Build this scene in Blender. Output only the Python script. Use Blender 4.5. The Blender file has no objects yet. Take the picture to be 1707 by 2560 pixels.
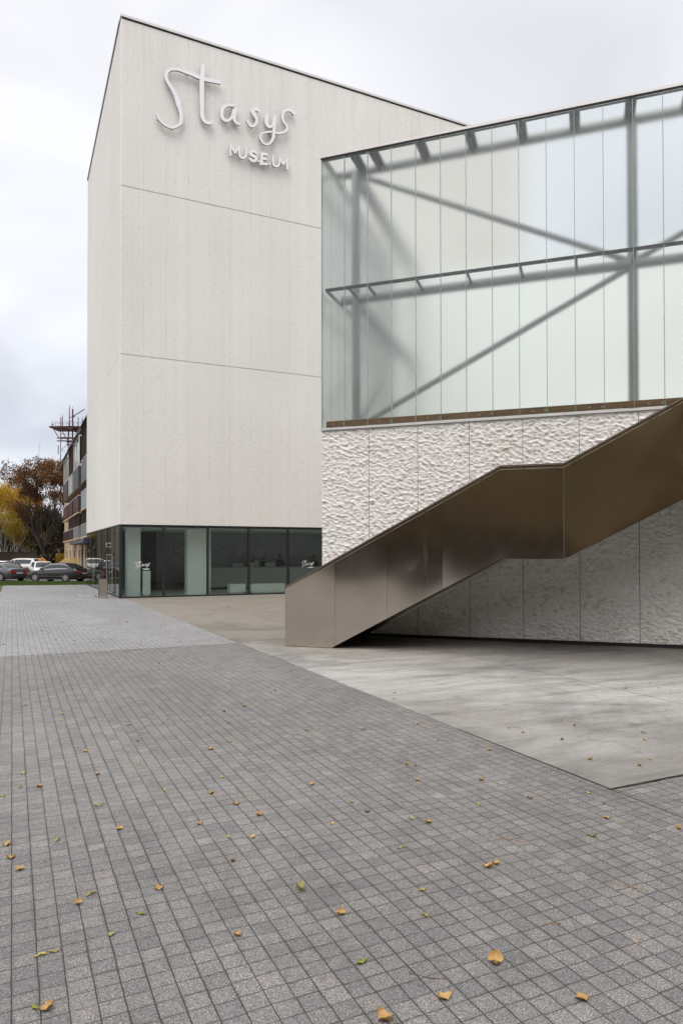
import bpy, bmesh, math, random
import numpy as np
from mathutils import Vector, Matrix
PI = math.pi
R = math.radians
scene = bpy.context.scene
COL = scene.collection

# ------------------------------------------------------------------ camera
cam_d = bpy.data.cameras.new("camera")
cam = bpy.data.objects.new("camera", cam_d)
COL.objects.link(cam)
scene.camera = cam
cam_d.sensor_fit = 'HORIZONTAL'
cam_d.sensor_width = 36.0
cam_d.lens = 36.0 * 1738.98 / 1707.0
cam_d.shift_y = 79.94 / 1707.0
cam_d.clip_end = 3000
cam_d.clip_start = 0.05
cr = Vector((0.90381737, -0.42791706, -0.00107596))
cu = Vector((-0.00508425, -0.01325276, 0.99989925))
cf = Vector((0.42788820, 0.90372084, 0.01415371))
CAM = Vector((-3.802, -28.3825, 1.75))
m = Matrix.Identity(4)
for i in range(3):
    m[i][0], m[i][1], m[i][2], m[i][3] = cr[i], cu[i], -cf[i], CAM[i]
cam.matrix_world = m

# ------------------------------------------------------------------ sky, sun, exposure
scene.view_settings.view_transform = 'Standard'
scene.view_settings.look = 'None'
scene.view_settings.gamma = 1.0
scene.view_settings.exposure = 0.22
SUN_EL, SUN_AZ = R(60), R(220)          # behind the camera, to its left
world = bpy.data.worlds.new("World")
scene.world = world
world.use_nodes = True
wt = world.node_tree
for n in list(wt.nodes):
    wt.nodes.remove(n)
def wn(t, **k):
    n = wt.nodes.new(t)
    for a, b in k.items():
        setattr(n, a, b)
    return n
w_out = wn('ShaderNodeOutputWorld')
bg1 = wn('ShaderNodeBackground'); bg2 = wn('ShaderNodeBackground'); add = wn('ShaderNodeAddShader')
sky = wn('ShaderNodeTexSky', sky_type='NISHITA', sun_disc=False)
sky.sun_elevation = SUN_EL
sky.sun_rotation = SUN_AZ
sky.dust_density = 3.0
bg1.inputs['Strength'].default_value = 0.05
sky.air_density = 0.6
wt.links.new(sky.outputs[0], bg1.inputs['Color'])
tc = wn('ShaderNodeTexCoord')
mp = wn('ShaderNodeMapping')
mp.inputs['Scale'].default_value = (1.0, 1.0, 2.1)
mp.inputs['Location'].default_value = (0.35, 0.2, 0.33)
wt.links.new(tc.outputs['Generated'], mp.inputs['Vector'])
nz = wn('ShaderNodeTexNoise')
nz.inputs['Scale'].default_value = 2.3
nz.inputs['Detail'].default_value = 3.5
nz.inputs['Roughness'].default_value = 0.45
nz.inputs['Distortion'].default_value = 0.5
wt.links.new(mp.outputs[0], nz.inputs['Vector'])
rp = wn('ShaderNodeValToRGB')
e = rp.color_ramp.elements
e[0].position, e[0].color = 0.36, (0.51, 0.515, 0.54, 1)
e[1].position, e[1].color = 0.62, (1.0, 0.985, 0.97, 1)
x = e.new(0.5); x.color = (0.80, 0.805, 0.83, 1)
wt.links.new(nz.outputs['Fac'], rp.inputs['Fac'])
sep = wn('ShaderNodeSeparateXYZ')
wt.links.new(tc.outputs['Generated'], sep.inputs[0])
gr = wn('ShaderNodeMapRange')           # an overcast sky is brighter overhead
gr.inputs['From Min'].default_value = 0.0
gr.inputs['From Max'].default_value = 0.85
gr.inputs['To Min'].default_value = 0.0
gr.inputs['To Max'].default_value = 0.85
wt.links.new(sep.outputs['Z'], gr.inputs['Value'])
mx = wn('ShaderNodeMix', data_type='RGBA')
wt.links.new(gr.outputs[0], mx.inputs[0])
wt.links.new(rp.outputs[0], mx.inputs[6])
mx.inputs[7].default_value = (1.0, 0.985, 0.975, 1)
wt.links.new(mx.outputs[2], bg2.inputs['Color'])
# added brightening of the unseen sky round the sun, to lift the facades
dt = wn('ShaderNodeVectorMath', operation='DOT_PRODUCT')
wt.links.new(tc.outputs['Generated'], dt.inputs[0])
dt.inputs[1].default_value = (math.sin(SUN_AZ) * math.cos(SUN_EL), math.cos(SUN_AZ) * math.cos(SUN_EL), math.sin(SUN_EL))
bs = wn('ShaderNodeMapRange')
bs.inputs['From Min'].default_value = 0.25; bs.inputs['From Max'].default_value = 1.0
bs.inputs['To Min'].default_value = 0.80; bs.inputs['To Max'].default_value = 1.25
wt.links.new(dt.outputs['Value'], bs.inputs['Value'])
wt.links.new(bs.outputs[0], bg2.inputs['Strength'])
wt.links.new(bg1.outputs[0], add.inputs[0]); wt.links.new(bg2.outputs[0], add.inputs[1])
wt.links.new(add.outputs[0], w_out.inputs['Surface'])

sun_d = bpy.data.lights.new("sun", 'SUN')
sun_d.energy = 1.45
sun_d.angle = R(40)
sun_d.color = (1.0, 0.96, 0.9)
sun = bpy.data.objects.new("sun", sun_d)
COL.objects.link(sun)
sun_dir = Vector((math.sin(SUN_AZ) * math.cos(SUN_EL), math.cos(SUN_AZ) * math.cos(SUN_EL), math.sin(SUN_EL)))
sun.rotation_euler = (-sun_dir).to_track_quat('-Z', 'Y').to_euler()
sun.location = (0, -30, 40)
scene.cycles.max_bounces = 12
scene.cycles.transmission_bounces = 10
scene.cycles.transparent_max_bounces = 16
scene.cycles.sample_clamp_indirect = 6.0
scene.cycles.use_denoising = True

# ------------------------------------------------------------------ node helpers
class NT:
    """A material node tree with short builders."""
    def __init__(s, name):
        s.m = bpy.data.materials.new(name)
        s.m.use_nodes = True
        s.t = s.m.node_tree
        for n in list(s.t.nodes):
            s.t.nodes.remove(n)
        s.out = s.t.nodes.new('ShaderNodeOutputMaterial')
        s._tc = None
    def node(s, typ, ins=None, **k):
        n = s.t.nodes.new(typ)
        for a, b in k.items():
            setattr(n, a, b)
        for key, v in (ins or {}).items():
            s.set(n.inputs[key], v)
        return n
    def set(s, sock, v):
        if isinstance(v, bpy.types.NodeSocket):
            s.t.links.new(v, sock)
        else:
            if sock.type == 'RGBA' and isinstance(v, (int, float)):
                v = (v, v, v, 1)
            if sock.type == 'RGBA' and len(v) == 3:
                v = (*v, 1)
            sock.default_value = v
    @property
    def obj(s):
        if s._tc is None:
            s._tc = s.t.nodes.new('ShaderNodeTexCoord')
        return s._tc.outputs['Object']
    @property
    def gen(s):
        s.obj
        return s._tc.outputs['Generated']
    def pos(s):
        return s.t.nodes.new('ShaderNodeNewGeometry').outputs['Position']
    def island(s):
        return s.t.nodes.new('ShaderNodeNewGeometry').outputs['Random Per Island']
    def xyz(s, v):
        n = s.node('ShaderNodeSeparateXYZ', {0: v})
        return n.outputs[0], n.outputs[1], n.outputs[2]
    def comb(s, x, y, z=0.0):
        return s.node('ShaderNodeCombineXYZ', {0: x, 1: y, 2: z}).outputs[0]
    def math(s, op, a, b=None, c=None, clamp=False):
        n = s.node('ShaderNodeMath', {0: a}, operation=op, use_clamp=clamp)
        if b is not None: s.set(n.inputs[1], b)
        if c is not None: s.set(n.inputs[2], c)
        return n.outputs[0]
    def scale(s, v, sc, loc=(0, 0, 0), rot=(0, 0, 0)):
        return s.node('ShaderNodeMapping', {'Vector': v, 'Scale': sc, 'Location': loc, 'Rotation': rot}).outputs[0]
    def noise(s, v, sc, det=2.0, rough=0.5, dist=0.0, col=False):
        n = s.node('ShaderNodeTexNoise', {'Vector': v, 'Scale': sc, 'Detail': det, 'Roughness': rough, 'Distortion': dist})
        return n.outputs['Color' if col else 'Fac']
    def white(s, v):
        return s.node('ShaderNodeTexWhiteNoise', {'Vector': v}, noise_dimensions='3D').outputs['Value']
    def ramp(s, f, stops, interp='LINEAR'):
        n = s.node('ShaderNodeValToRGB', {'Fac': f})
        n.color_ramp.interpolation = interp
        el = n.color_ramp.elements
        while len(el) < len(stops): el.new(0.5)
        for q, (p, c) in zip(el, stops):
            q.position = p
            q.color = (c, c, c, 1) if isinstance(c, (int, float)) else (*c, 1)
        return n.outputs['Color']
    def mapr(s, v, a, b, c=0.0, d=1.0):
        return s.node('ShaderNodeMapRange', {'Value': v, 'From Min': a, 'From Max': b, 'To Min': c, 'To Max': d}).outputs[0]
    def mix(s, f, a, b, mode='MIX'):
        n = s.node('ShaderNodeMix', data_type='RGBA', blend_type=mode)
        s.set(n.inputs[0], f); s.set(n.inputs[6], a); s.set(n.inputs[7], b)
        return n.outputs[2]
    def bump(s, h, strength=0.5, dist=0.01, normal=None):
        n = s.node('ShaderNodeBump', {'Height': h, 'Strength': strength, 'Distance': dist})
        if normal is not None: s.set(n.inputs['Normal'], normal)
        return n.outputs[0]
    def pbr(s, color, rough=0.6, metal=0.0, normal=None, **k):
        n = s.node('ShaderNodeBsdfPrincipled', {'Base Color': color, 'Roughness': rough, 'Metallic': metal})
        if normal is not None: s.set(n.inputs['Normal'], normal)
        for a, b in k.items():
            s.set(n.inputs[a.replace('_', ' ')], b)
        s.t.links.new(n.outputs[0], s.out.inputs[0])
        return s.m
    def surf(s, sh):
        s.t.links.new(sh, s.out.inputs[0])
        return s.m

def plain(name, color, rough=0.6, metal=0.0, var=0.12, sc=6.0, **k):
    """A paint-like material with a little unevenness in tone and gloss."""
    n = NT(name)
    f = n.noise(n.obj, sc, 4, 0.6)
    c = n.mix(f, tuple(max(0, q * (1 - var)) for q in color), tuple(min(1, q * (1 + var)) for q in color))
    r = n.mapr(f, 0.3, 0.7, max(0.02, rough - 0.07), min(1, rough + 0.07))
    return n.pbr(c, r, metal, **k)

# ------------------------------------------------------------------ materials
def m_pavers(name, px, py, ox, oy, tones, jcol, jw, dirt_shade):
    n = NT(name)
    x, y, z = n.xyz(n.obj)
    # the joints wander by a millimetre or two
    wob = n.noise(n.obj, 9.0, 2)
    x2 = n.math('ADD', x, n.math('MULTIPLY', n.math('SUBTRACT', wob, 0.5), 0.008))
    wob2 = n.noise(n.scale(n.obj, (1, 1, 1), (5, 3, 1)), 9.0, 2)
    y2 = n.math('ADD', y, n.math('MULTIPLY', n.math('SUBTRACT', wob2, 0.5), 0.008))
    u = n.math('DIVIDE', n.math('SUBTRACT', x2, ox), px)
    cx = n.math('FLOOR', u)
    colr = n.white(n.comb(cx, 3.3, 1.7))
    # a column now and then is laid half a stone on; the rest are off by little
    half = n.math('MULTIPLY', n.math('GREATER_THAN', colr, 0.86), 0.37)
    off = n.math('ADD', n.math('MULTIPLY', colr, 0.12), half)
    v = n.math('ADD', n.math('DIVIDE', n.math('SUBTRACT', y2, oy), py), off)
    cy = n.math('FLOOR', v)
    fu = n.math('FRACT', u); fv = n.math('FRACT', v)
    du = n.math('MULTIPLY', n.math('MINIMUM', fu, n.math('SUBTRACT', 1.0, fu)), px)
    dv = n.math('MULTIPLY', n.math('MINIMUM', fv, n.math('SUBTRACT', 1.0, fv)), py)
    colw = n.math('MULTIPLY_ADD', n.white(n.comb(cx, 8.1, 2.2)), 0.5, 0.8)
    du = n.math('DIVIDE', du, colw)
    dv = n.math('MULTIPLY', dv, n.math('MULTIPLY_ADD', n.white(n.comb(cx, cy, 5.5)), 0.75, 0.95))
    edge = n.math('MINIMUM', du, dv)
    jn = n.math('MULTIPLY', n.math('SUBTRACT', n.noise(n.obj, 140.0, 2), 0.5), 0.0022)
    edge = n.math('ADD', edge, jn)
    joint = n.mapr(edge, jw * 0.45, jw * 1.05, 1.0, 0.0)
    rnd = n.white(n.comb(cx, cy, 0.4))
    rnd2 = n.white(n.comb(cx, cy, 7.9))
    base = n.ramp(rnd, [(0.0, tones[0]), (0.35, tones[1]), (0.75, tones[2]), (1.0, tones[3])])
    base = n.mix(n.mapr(rnd2, 0.96, 0.99, 0, 0.5), base, tones[4])
    # exposed aggregate
    sp = n.noise(n.obj, 165.0, 3.0, 0.8)
    spc = n.ramp(sp, [(0.33, 0.08), (0.43, 0.55), (0.52, 1.0), (0.61, 1.42), (0.69, 2.4)])
    base = n.mix(1.0, base, spc, 'MULTIPLY')
    vo = n.node('ShaderNodeTexVoronoi', {'Vector': n.obj, 'Scale': 135.0}).outputs['Color']
    base = n.mix(0.5, base, n.mix(1.0, base, n.ramp(n.xyz(vo)[0], [(0, 0.3), (0.3, 0.8), (0.7, 1.15), (1, 1.8)]), 'MULTIPLY'))
    # broad dirt and traffic marks
    big = n.noise(n.scale(n.obj, (1, 0.55, 1)), 0.55, 5, 0.6, 0.6)
    big = n.ramp(big, [(0.3, dirt_shade), (0.52, 1.0), (0.72, 1.16)])
    base = n.mix(1.0, base, big, 'MULTIPLY')
    med = n.ramp(n.noise(n.obj, 3.5, 4, 0.6), [(0.3, 0.84), (0.6, 1.05)])
    base = n.mix(0.8, base, n.mix(1.0, base, med, 'MULTIPLY'))
    grime = n.math('MULTIPLY', n.mapr(edge, 0.004, 0.016, 1.0, 0.0), n.mapr(n.noise(n.obj, 5.0, 4, 0.6), 0.4, 0.62, 0.0, 0.55))
    base = n.mix(grime, base, n.mix(1.0, base, (0.5, 0.48, 0.46), 'MULTIPLY'))
    spot = n.mapr(n.noise(n.scale(n.obj, (1, 1, 1), (9, 4, 0)), 6.0, 3, 0.55), 0.68, 0.74, 0, 0.35)
    base = n.mix(spot, base, n.mix(1.0, base, (0.55, 0.53, 0.5), 'MULTIPLY'))
    moss = n.mapr(n.noise(n.obj, 1.3, 3), 0.5, 0.66)
    jc = n.mix(moss, jcol, (0.03, 0.036, 0.014))
    col = n.mix(joint, base, jc)
    h = n.math('ADD', n.mapr(edge, 0, jw * 1.6), n.math('MULTIPLY', sp, 0.25))
    h = n.math('ADD', h, n.math('MULTIPLY', rnd2, 0.25))
    nm = n.bump(h, 0.55, 0.004)
    return n.pbr(col, n.mapr(sp, 0.3, 0.7, 0.74, 0.5), 0.0, nm, Specular_IOR_Level=0.55)

def m_slab():
    n = NT('poured_concrete')
    x, y, z = n.xyz(n.obj)
    st = n.noise(n.scale(n.obj, (0.5, 3.2, 1), rot=(0, 0, R(14))), 1.3, 8, 0.66, 0.4)
    cl = n.noise(n.obj, 0.42, 6, 0.6, 0.6)
    fine = n.noise(n.scale(n.obj, (14, 60, 1), rot=(0, 0, R(10))), 1.0, 3, 0.6)
    warm = n.mapr(n.math('ADD', y, n.math('MULTIPLY', n.math('SUBTRACT', cl, 0.5), 14.0)), -19.0, -11.0)
    c1 = n.ramp(st, [(0.28, (0.20, 0.193, 0.18)), (0.40, (0.31, 0.302, 0.285)), (0.52, (0.385, 0.378, 0.36)), (0.75, (0.45, 0.443, 0.425))])
    c2 = n.ramp(st, [(0.28, (0.44, 0.40, 0.335)), (0.45, (0.55, 0.51, 0.445)), (0.7, (0.63, 0.595, 0.535))])
    c = n.mix(warm, c1, c2)
    c = n.mix(n.math('MULTIPLY_ADD', warm, -0.7, 1.0), c, n.mix(1.0, c, n.ramp(cl, [(0.34, 0.62), (0.5, 0.98), (0.7, 1.1)]), 'MULTIPLY'))
    c = n.mix(0.6, c, n.mix(1.0, c, n.ramp(fine, [(0.3, 0.74), (0.55, 1.06)]), 'MULTIPLY'))
    speck = n.noise(n.obj, 75.0, 2, 0.7)
    c = n.mix(1.0, c, n.ramp(speck, [(0.3, 0.55), (0.42, 1.0), (0.7, 1.08)]), 'MULTIPLY')
    # a sweep of tyre and broom marks curving out from under the stair
    cx = n.math('SUBTRACT', x, 9.0); cyy = n.math('SUBTRACT', y, -11.0)
    rad = n.math('SQRT', n.math('ADD', n.math('MULTIPLY', cx, cx), n.math('MULTIPLY', cyy, cyy)))
    rn = n.noise(n.comb(n.math('MULTIPLY', rad, 2.2), n.math('MULTIPLY', n.noise(n.obj, 0.5, 2), 1.5), 0.0), 1.4, 3, 0.6)
    sweep = n.math('MULTIPLY', n.mapr(rn, 0.50, 0.64), n.mapr(n.noise(n.obj, 0.35, 2), 0.38, 0.55))
    c = n.mix(n.math('MULTIPLY', sweep, 0.4), c, n.mix(1.0, c, (0.55, 0.54, 0.52), 'MULTIPLY'))
    # darker worn ground along the left edge and at the near corner
    ed_ = n.math('ADD', n.math('MINIMUM', n.math('SUBTRACT', x, 0.2), n.math('MULTIPLY', n.math('ADD', y, 24.55), 0.8)), n.math('MULTIPLY', n.math('SUBTRACT', n.noise(n.scale(n.obj, (1.1, 0.7, 1), (2, 6, 0)), 1.0, 5, 0.65), 0.5), 2.6))
    wear = n.math('MULTIPLY', n.mapr(ed_, 1.8, 0.2), n.mapr(n.math('ADD', y, n.math('MULTIPLY', cl, 3.0)), -18.5, -20.5))
    c = n.mix(n.math('MULTIPLY', wear, 1.0), c, n.mix(1.0, c, (0.64, 0.62, 0.60), 'MULTIPLY'))
    # hairline cracks and dark drips
    ck = n.node('ShaderNodeTexVoronoi', {'Vector': n.node('ShaderNodeVectorMath', {0: n.scale(n.obj, (0.33, 0.33, 0.33)), 1: n.node('ShaderNodeVectorMath', {0: n.noise(n.obj, 1.6, 4, 0.6, 0.0, True), 1: (0.3, 0.3, 0.0)}, operation='MULTIPLY').outputs[0]}, operation='ADD').outputs[0]}, feature='DISTANCE_TO_EDGE').outputs['Distance']
    c = n.mix(n.math('MULTIPLY', n.mapr(ck, 0.0035, 0.001), n.mapr(n.noise(n.obj, 0.6, 2), 0.45, 0.6, 0, 0.6)), c, (0.10, 0.095, 0.088))
    dr = n.mapr(n.noise(n.scale(n.obj, (1, 1, 1), (3, 8, 0)), 2.6, 3, 0.5), 0.66, 0.70, 0, 0.45)
    c = n.mix(dr, c, n.mix(1.0, c, (0.6, 0.58, 0.56), 'MULTIPLY'))
    # paler scuffs
    sc = n.mapr(n.noise(n.scale(n.obj, (1.2, 4.5, 1), (3, 1, 0), (0, 0, R(20))), 1.0, 6, 0.7), 0.6, 0.7)
    c = n.mix(n.math('MULTIPLY', sc, 0.35), c, (0.42, 0.415, 0.40))
    # damp rim along the near edge
    rim = n.math('MULTIPLY', n.mapr(n.math('ADD', y, n.math('MULTIPLY', cl, 2.2)), -23.6, -22.2, 1.0, 0.0), 0.4)
    c = n.mix(rim, c, (0.15, 0.143, 0.133))
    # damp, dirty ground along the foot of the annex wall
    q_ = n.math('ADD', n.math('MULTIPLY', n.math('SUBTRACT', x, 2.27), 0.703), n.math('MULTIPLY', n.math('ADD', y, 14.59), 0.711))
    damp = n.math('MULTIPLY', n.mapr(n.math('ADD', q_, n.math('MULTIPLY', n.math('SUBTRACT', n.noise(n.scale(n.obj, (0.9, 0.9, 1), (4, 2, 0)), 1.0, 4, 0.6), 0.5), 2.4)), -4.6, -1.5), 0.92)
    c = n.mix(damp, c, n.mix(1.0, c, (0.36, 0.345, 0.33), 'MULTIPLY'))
    nm = n.bump(n.math('ADD', fine, n.math('MULTIPLY', speck, 0.5)), 0.25, 0.003)
    return n.pbr(c, n.mapr(st, 0.3, 0.7, 0.62, 0.85), 0, nm, Specular_IOR_Level=0.35)

def m_ribbed(ribs):
    n = NT('ribbed_white_concrete' if ribs else 'fine_white_concrete')
    p = n.pos()
    x, y, z = n.xyz(p)
    col0, col1 = (0.70, 0.678, 0.64), (0.77, 0.752, 0.715)
    big = n.noise(n.scale(p, (0.22, 0.22, 0.11)), 1.0, 4, 0.5)
    grain = n.noise(n.scale(p, (1, 1, 0.6)), 16.0, 4, 0.7)
    c = n.mix(n.mapr(big, 0.3, 0.7), col0, col1)
    c = n.mix(1.0, c, n.ramp(grain, [(0.28, 0.80), (0.45, 0.98), (0.7, 1.06)]), 'MULTIPLY')
    pan = n.white(n.comb(n.math('FLOOR', n.math('DIVIDE', x, 0.893)), n.math('FLOOR', n.math('DIVIDE', n.math('SUBTRACT', z, 2.945), 6.697)), 2.0))
    c = n.mix(1.0, c, n.ramp(pan, [(0, 0.985), (1, 1.012)]), 'MULTIPLY')
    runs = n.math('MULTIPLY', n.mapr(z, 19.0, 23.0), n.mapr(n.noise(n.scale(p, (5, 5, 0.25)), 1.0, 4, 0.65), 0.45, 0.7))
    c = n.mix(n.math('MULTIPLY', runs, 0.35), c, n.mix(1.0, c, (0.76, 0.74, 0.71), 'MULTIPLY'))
    stn = n.noise(n.scale(p, (3.5, 3.5, 0.12)), 1.0, 4, 0.6)
    c = n.mix(1.0, c, n.ramp(stn, [(0.3, 0.985), (0.6, 1.005)]), 'MULTIPLY')
    rust = n.math('MULTIPLY', n.mapr(n.noise(n.scale(p, (1, 1, 0.7), (7, 3, 1)), 3.2, 4, 0.7), 0.62, 0.72), 0.25)
    c = n.mix(rust, c, (0.52, 0.42, 0.33))
    h = grain
    if ribs:
        pitch = 0.0437
        u = n.math('DIVIDE', x, pitch)
        fr = n.math('FRACT', u)
        g = n.math('ABSOLUTE', n.math('SUBTRACT', fr, 0.5))
        rr = n.white(n.comb(n.math('FLOOR', u), 1.0, 1.0))
        brk = n.noise(n.scale(p, (24, 1, 7)), 1.0, 3, 0.7)
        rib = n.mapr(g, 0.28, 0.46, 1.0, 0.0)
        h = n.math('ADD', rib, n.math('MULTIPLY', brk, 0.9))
        dark = n.math('MULTIPLY', n.mapr(g, 0.36, 0.48), n.math('MULTIPLY_ADD', rr, 0.45, 0.2))  # occlusion between the ribs, painted into the colour
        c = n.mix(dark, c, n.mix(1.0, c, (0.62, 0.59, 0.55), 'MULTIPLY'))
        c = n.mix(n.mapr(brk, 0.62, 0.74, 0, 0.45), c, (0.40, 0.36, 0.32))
        # panel seams
        sx = n.math('FRACT', n.math('DIVIDE', x, 0.893))
        sd = n.math('MULTIPLY', n.math('MINIMUM', sx, n.math('SUBTRACT', 1.0, sx)), 0.893)
        seam = n.math('MULTIPLY', n.mapr(sd, 0.006, 0.016, 1, 0), n.mapr(n.noise(n.scale(p, (1.1, 1, 0.5)), 1.0, 2), 0.4, 0.6, 0.0, 0.36))
        c = n.mix(seam, c, (0.33, 0.34, 0.34))
    for zj, k in ((16.34, 0.68), (9.6427, 0.55)):
        d = n.math('ABSOLUTE', n.math('SUBTRACT', z, zj))
        jj = n.math('MULTIPLY', n.mapr(d, 0.012, 0.03, 1, 0), n.mapr(n.noise(p, 2.0, 3), 0.3, 0.6, 0.5, k) if ribs else 0.22)
        c = n.mix(jj, c, (0.17, 0.13, 0.10))
        h = n.math('SUBTRACT', h, n.math('MULTIPLY', jj, 2.0))
    nm = n.bump(h, 0.5 if ribs else 0.35, 0.012 if ribs else 0.01)
    return n.pbr(c, 0.88, 0, nm, Specular_IOR_Level=0.25)

def m_rough():
    n = NT('chipped_white_concrete')
    ob = n.obj
    f = n.noise(ob, 3.0, 5, 0.6)
    c = n.mix(n.mapr(f, 0.3, 0.7), (0.68, 0.66, 0.625), (0.77, 0.755, 0.73))
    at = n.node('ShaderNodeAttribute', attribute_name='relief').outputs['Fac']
    dirt_shade = n.math('MULTIPLY', n.mapr(at, 0.26, 0.02), n.mapr(n.noise(ob, 9.0, 3), 0.35, 0.6, 0.15, 0.6))
    c = n.mix(dirt_shade, c, (0.36, 0.30, 0.235))          # grime plus occlusion shade, painted into the pits
    g = n.noise(ob, 60.0, 3, 0.7)
    c = n.mix(1.0, c, n.ramp(g, [(0.3, 0.88), (0.6, 1.05)]), 'MULTIPLY')
    rust = n.math('MULTIPLY', n.mapr(n.noise(n.scale(ob, (1, 1, 1), (2, 0, 5)), 1.4, 4, 0.7), 0.6, 0.74), 0.28)
    c = n.mix(rust, c, (0.5, 0.38, 0.26))
    nm = n.bump(n.math('ADD', g, n.math('MULTIPLY', n.noise(ob, 22, 3, 0.6), 1.5)), 0.5, 0.008)
    return n.pbr(c, 0.9, 0, nm, Specular_IOR_Level=0.2)

def m_steel(name, col, rough, wave=0.3):
    n = NT(name)
    ob = n.obj
    br = n.noise(n.scale(ob, (240, 240, 1.2)), 1.0, 2, 0.6)       # vertical brushing
    sm = n.noise(n.scale(ob, (1.1, 1.1, 0.9)), 1.0, 3, 0.55)
    c = n.mix(n.mapr(sm, 0.3, 0.7), tuple(q * 0.92 for q in col), tuple(q * 1.06 for q in col))
    c = n.mix(0.25, c, n.mix(1.0, c, n.ramp(br, [(0.3, 0.9), (0.7, 1.08)]), 'MULTIPLY'))
    run = n.noise(n.scale(ob, (9, 9, 0.7), (1, 4, 2)), 1.0, 4, 0.7)
    r = n.math('ADD', n.mapr(br, 0.3, 0.7, rough - 0.02, rough + 0.02), n.mapr(run, 0.6, 0.8, 0, 0.05))
    sc = n.node('ShaderNodeTexVoronoi', {'Vector': n.scale(ob, (3.0, 3.0, 1.6)), 'Scale': 1.0}).outputs['Distance']
    c = n.mix(n.mapr(sc, 0.012, 0.02, 0.25, 0.0), c, (0.75, 0.7, 0.65))      # a few scratches
    nm = n.bump(n.noise(n.scale(ob, (0.8, 0.8, 1.0)), 1.0, 1), wave, 0.02)
    return n.pbr(c, r, 1.0, nm)

def m_clear(name, tint, rmul=1.0):
    """Thin float glass: tinted see-through plus a real Fresnel mirror."""
    n = NT(name)
    p = n.pos()
    nm = n.bump(n.noise(n.scale(p, (0.6, 0.6, 0.35)), 1.0, 2), 0.10, 0.02)
    t = n.node('ShaderNodeBsdfTransparent', {'Color': tint}).outputs[0]
    g = n.node('ShaderNodeBsdfGlossy', {'Color': (0.9, 0.92, 0.92), 'Roughness': 0.015, 'Normal': nm}).outputs[0]
    fr = n.node('ShaderNodeFresnel', {'IOR': 1.52}).outputs[0]
    fr = n.math('MULTIPLY', fr, rmul, clamp=True)
    return n.surf(n.node('ShaderNodeMixShader', {0: fr, 1: t, 2: g}).outputs[0])

def m_frosted():
    n = NT('etched_glass')
    ob = n.obj
    str_ = n.noise(n.scale(ob, (30, 30, 0.35)), 1.0, 1, 0.5)
    orn = n.node('ShaderNodeObjectInfo').outputs['Random']
    r = n.math('ADD', n.mapr(str_, 0.3, 0.7, 0.235, 0.246), n.math('MULTIPLY', orn, 0.01))
    refr = n.node('ShaderNodeBsdfRefraction', {'Color': (0.968, 0.992, 0.982), 'Roughness': r, 'IOR': 1.45}).outputs[0]
    glo = n.node('ShaderNodeBsdfGlossy', {'Color': (0.7, 0.7, 0.7), 'Roughness': 0.12}).outputs[0]
    tr = n.node('ShaderNodeBsdfTranslucent', {'Color': (0.90, 0.93, 0.915)}).outputs[0]
    fr = n.node('ShaderNodeFresnel', {'IOR': 1.45}).outputs[0]
    a = n.node('ShaderNodeMixShader', {0: n.math('MULTIPLY_ADD', orn, 0.02, 0.02), 1: refr, 2: tr}).outputs[0]
    return n.surf(n.node('ShaderNodeMixShader', {0: fr, 1: a, 2: glo}).outputs[0])

def m_wood(name, c0, c1, sc=1.0):
    n = NT(name)
    g = n.noise(n.scale(n.obj, (1.2 * sc, 14 * sc, 16 * sc)), 2.0, 5, 0.65, 1.2)
    c = n.ramp(g, [(0.3, c0), (0.6, c1), (0.8, tuple(q * 1.15 for q in c1))])
    kn = n.node('ShaderNodeTexVoronoi', {'Vector': n.scale(n.obj, (1.5, 6, 6)), 'Scale': 1.3}).outputs['Distance']
    c = n.mix(n.mapr(kn, 0.06, 0.12, 0.8, 0), c, tuple(q * 0.25 for q in c0))
    return n.pbr(c, 0.72, 0, n.bump(g, 0.3, 0.003))

def m_leafy(name, stops, rough=0.6, transl=0.25):
    n = NT(name)
    c = n.ramp(n.island(), stops)
    d = n.node('ShaderNodeBsdfPrincipled', {'Base Color': c, 'Roughness': rough}).outputs[0]
    t = n.node('ShaderNodeBsdfTranslucent', {'Color': c}).outputs[0]
    return n.surf(n.node('ShaderNodeMixShader', {0: transl, 1: d, 2: t}).outputs[0])

def m_deadleaf(name, c0, c1, vein):
    n = NT(name)
    ri = n.node('ShaderNodeObjectInfo').outputs['Random']
    f = n.noise(n.obj, 60.0, 4, 0.6)
    c = n.mix(n.math('ADD', n.math('MULTIPLY', f, 0.7), n.math('MULTIPLY', n.math('SUBTRACT', ri, 0.5), 0.8), clamp=True), c0, c1)
    sp = n.mapr(n.noise(n.obj, 170.0, 2), 0.66, 0.72)
    c = n.mix(n.math('MULTIPLY', sp, 0.7), c, vein)
    return n.pbr(c, 0.55, 0, n.bump(f, 0.3, 0.002))

def m_grass():
    n = NT('lawn_turf')
    f = n.noise(n.obj, 2.0, 5, 0.65)
    c = n.ramp(f, [(0.3, (0.035, 0.06, 0.012)), (0.6, (0.07, 0.115, 0.02)), (0.8, (0.11, 0.14, 0.035))])
    return n.pbr(c, 0.95, 0, n.bump(n.noise(n.obj, 60, 3), 0.6, 0.03))

def m_asphalt():
    n = NT('grey_asphalt')
    f = n.noise(n.obj, 0.25, 5, 0.6)
    s = n.noise(n.obj, 60, 2)
    c = n.ramp(f, [(0.3, (0.12, 0.108, 0.105)), (0.7, (0.19, 0.175, 0.168))])
    c = n.mix(1.0, c, n.ramp(s, [(0.3, 0.75), (0.7, 1.2)]), 'MULTIPLY')
    return n.pbr(c, 0.8, 0, n.bump(s, 0.3, 0.005))

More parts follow.
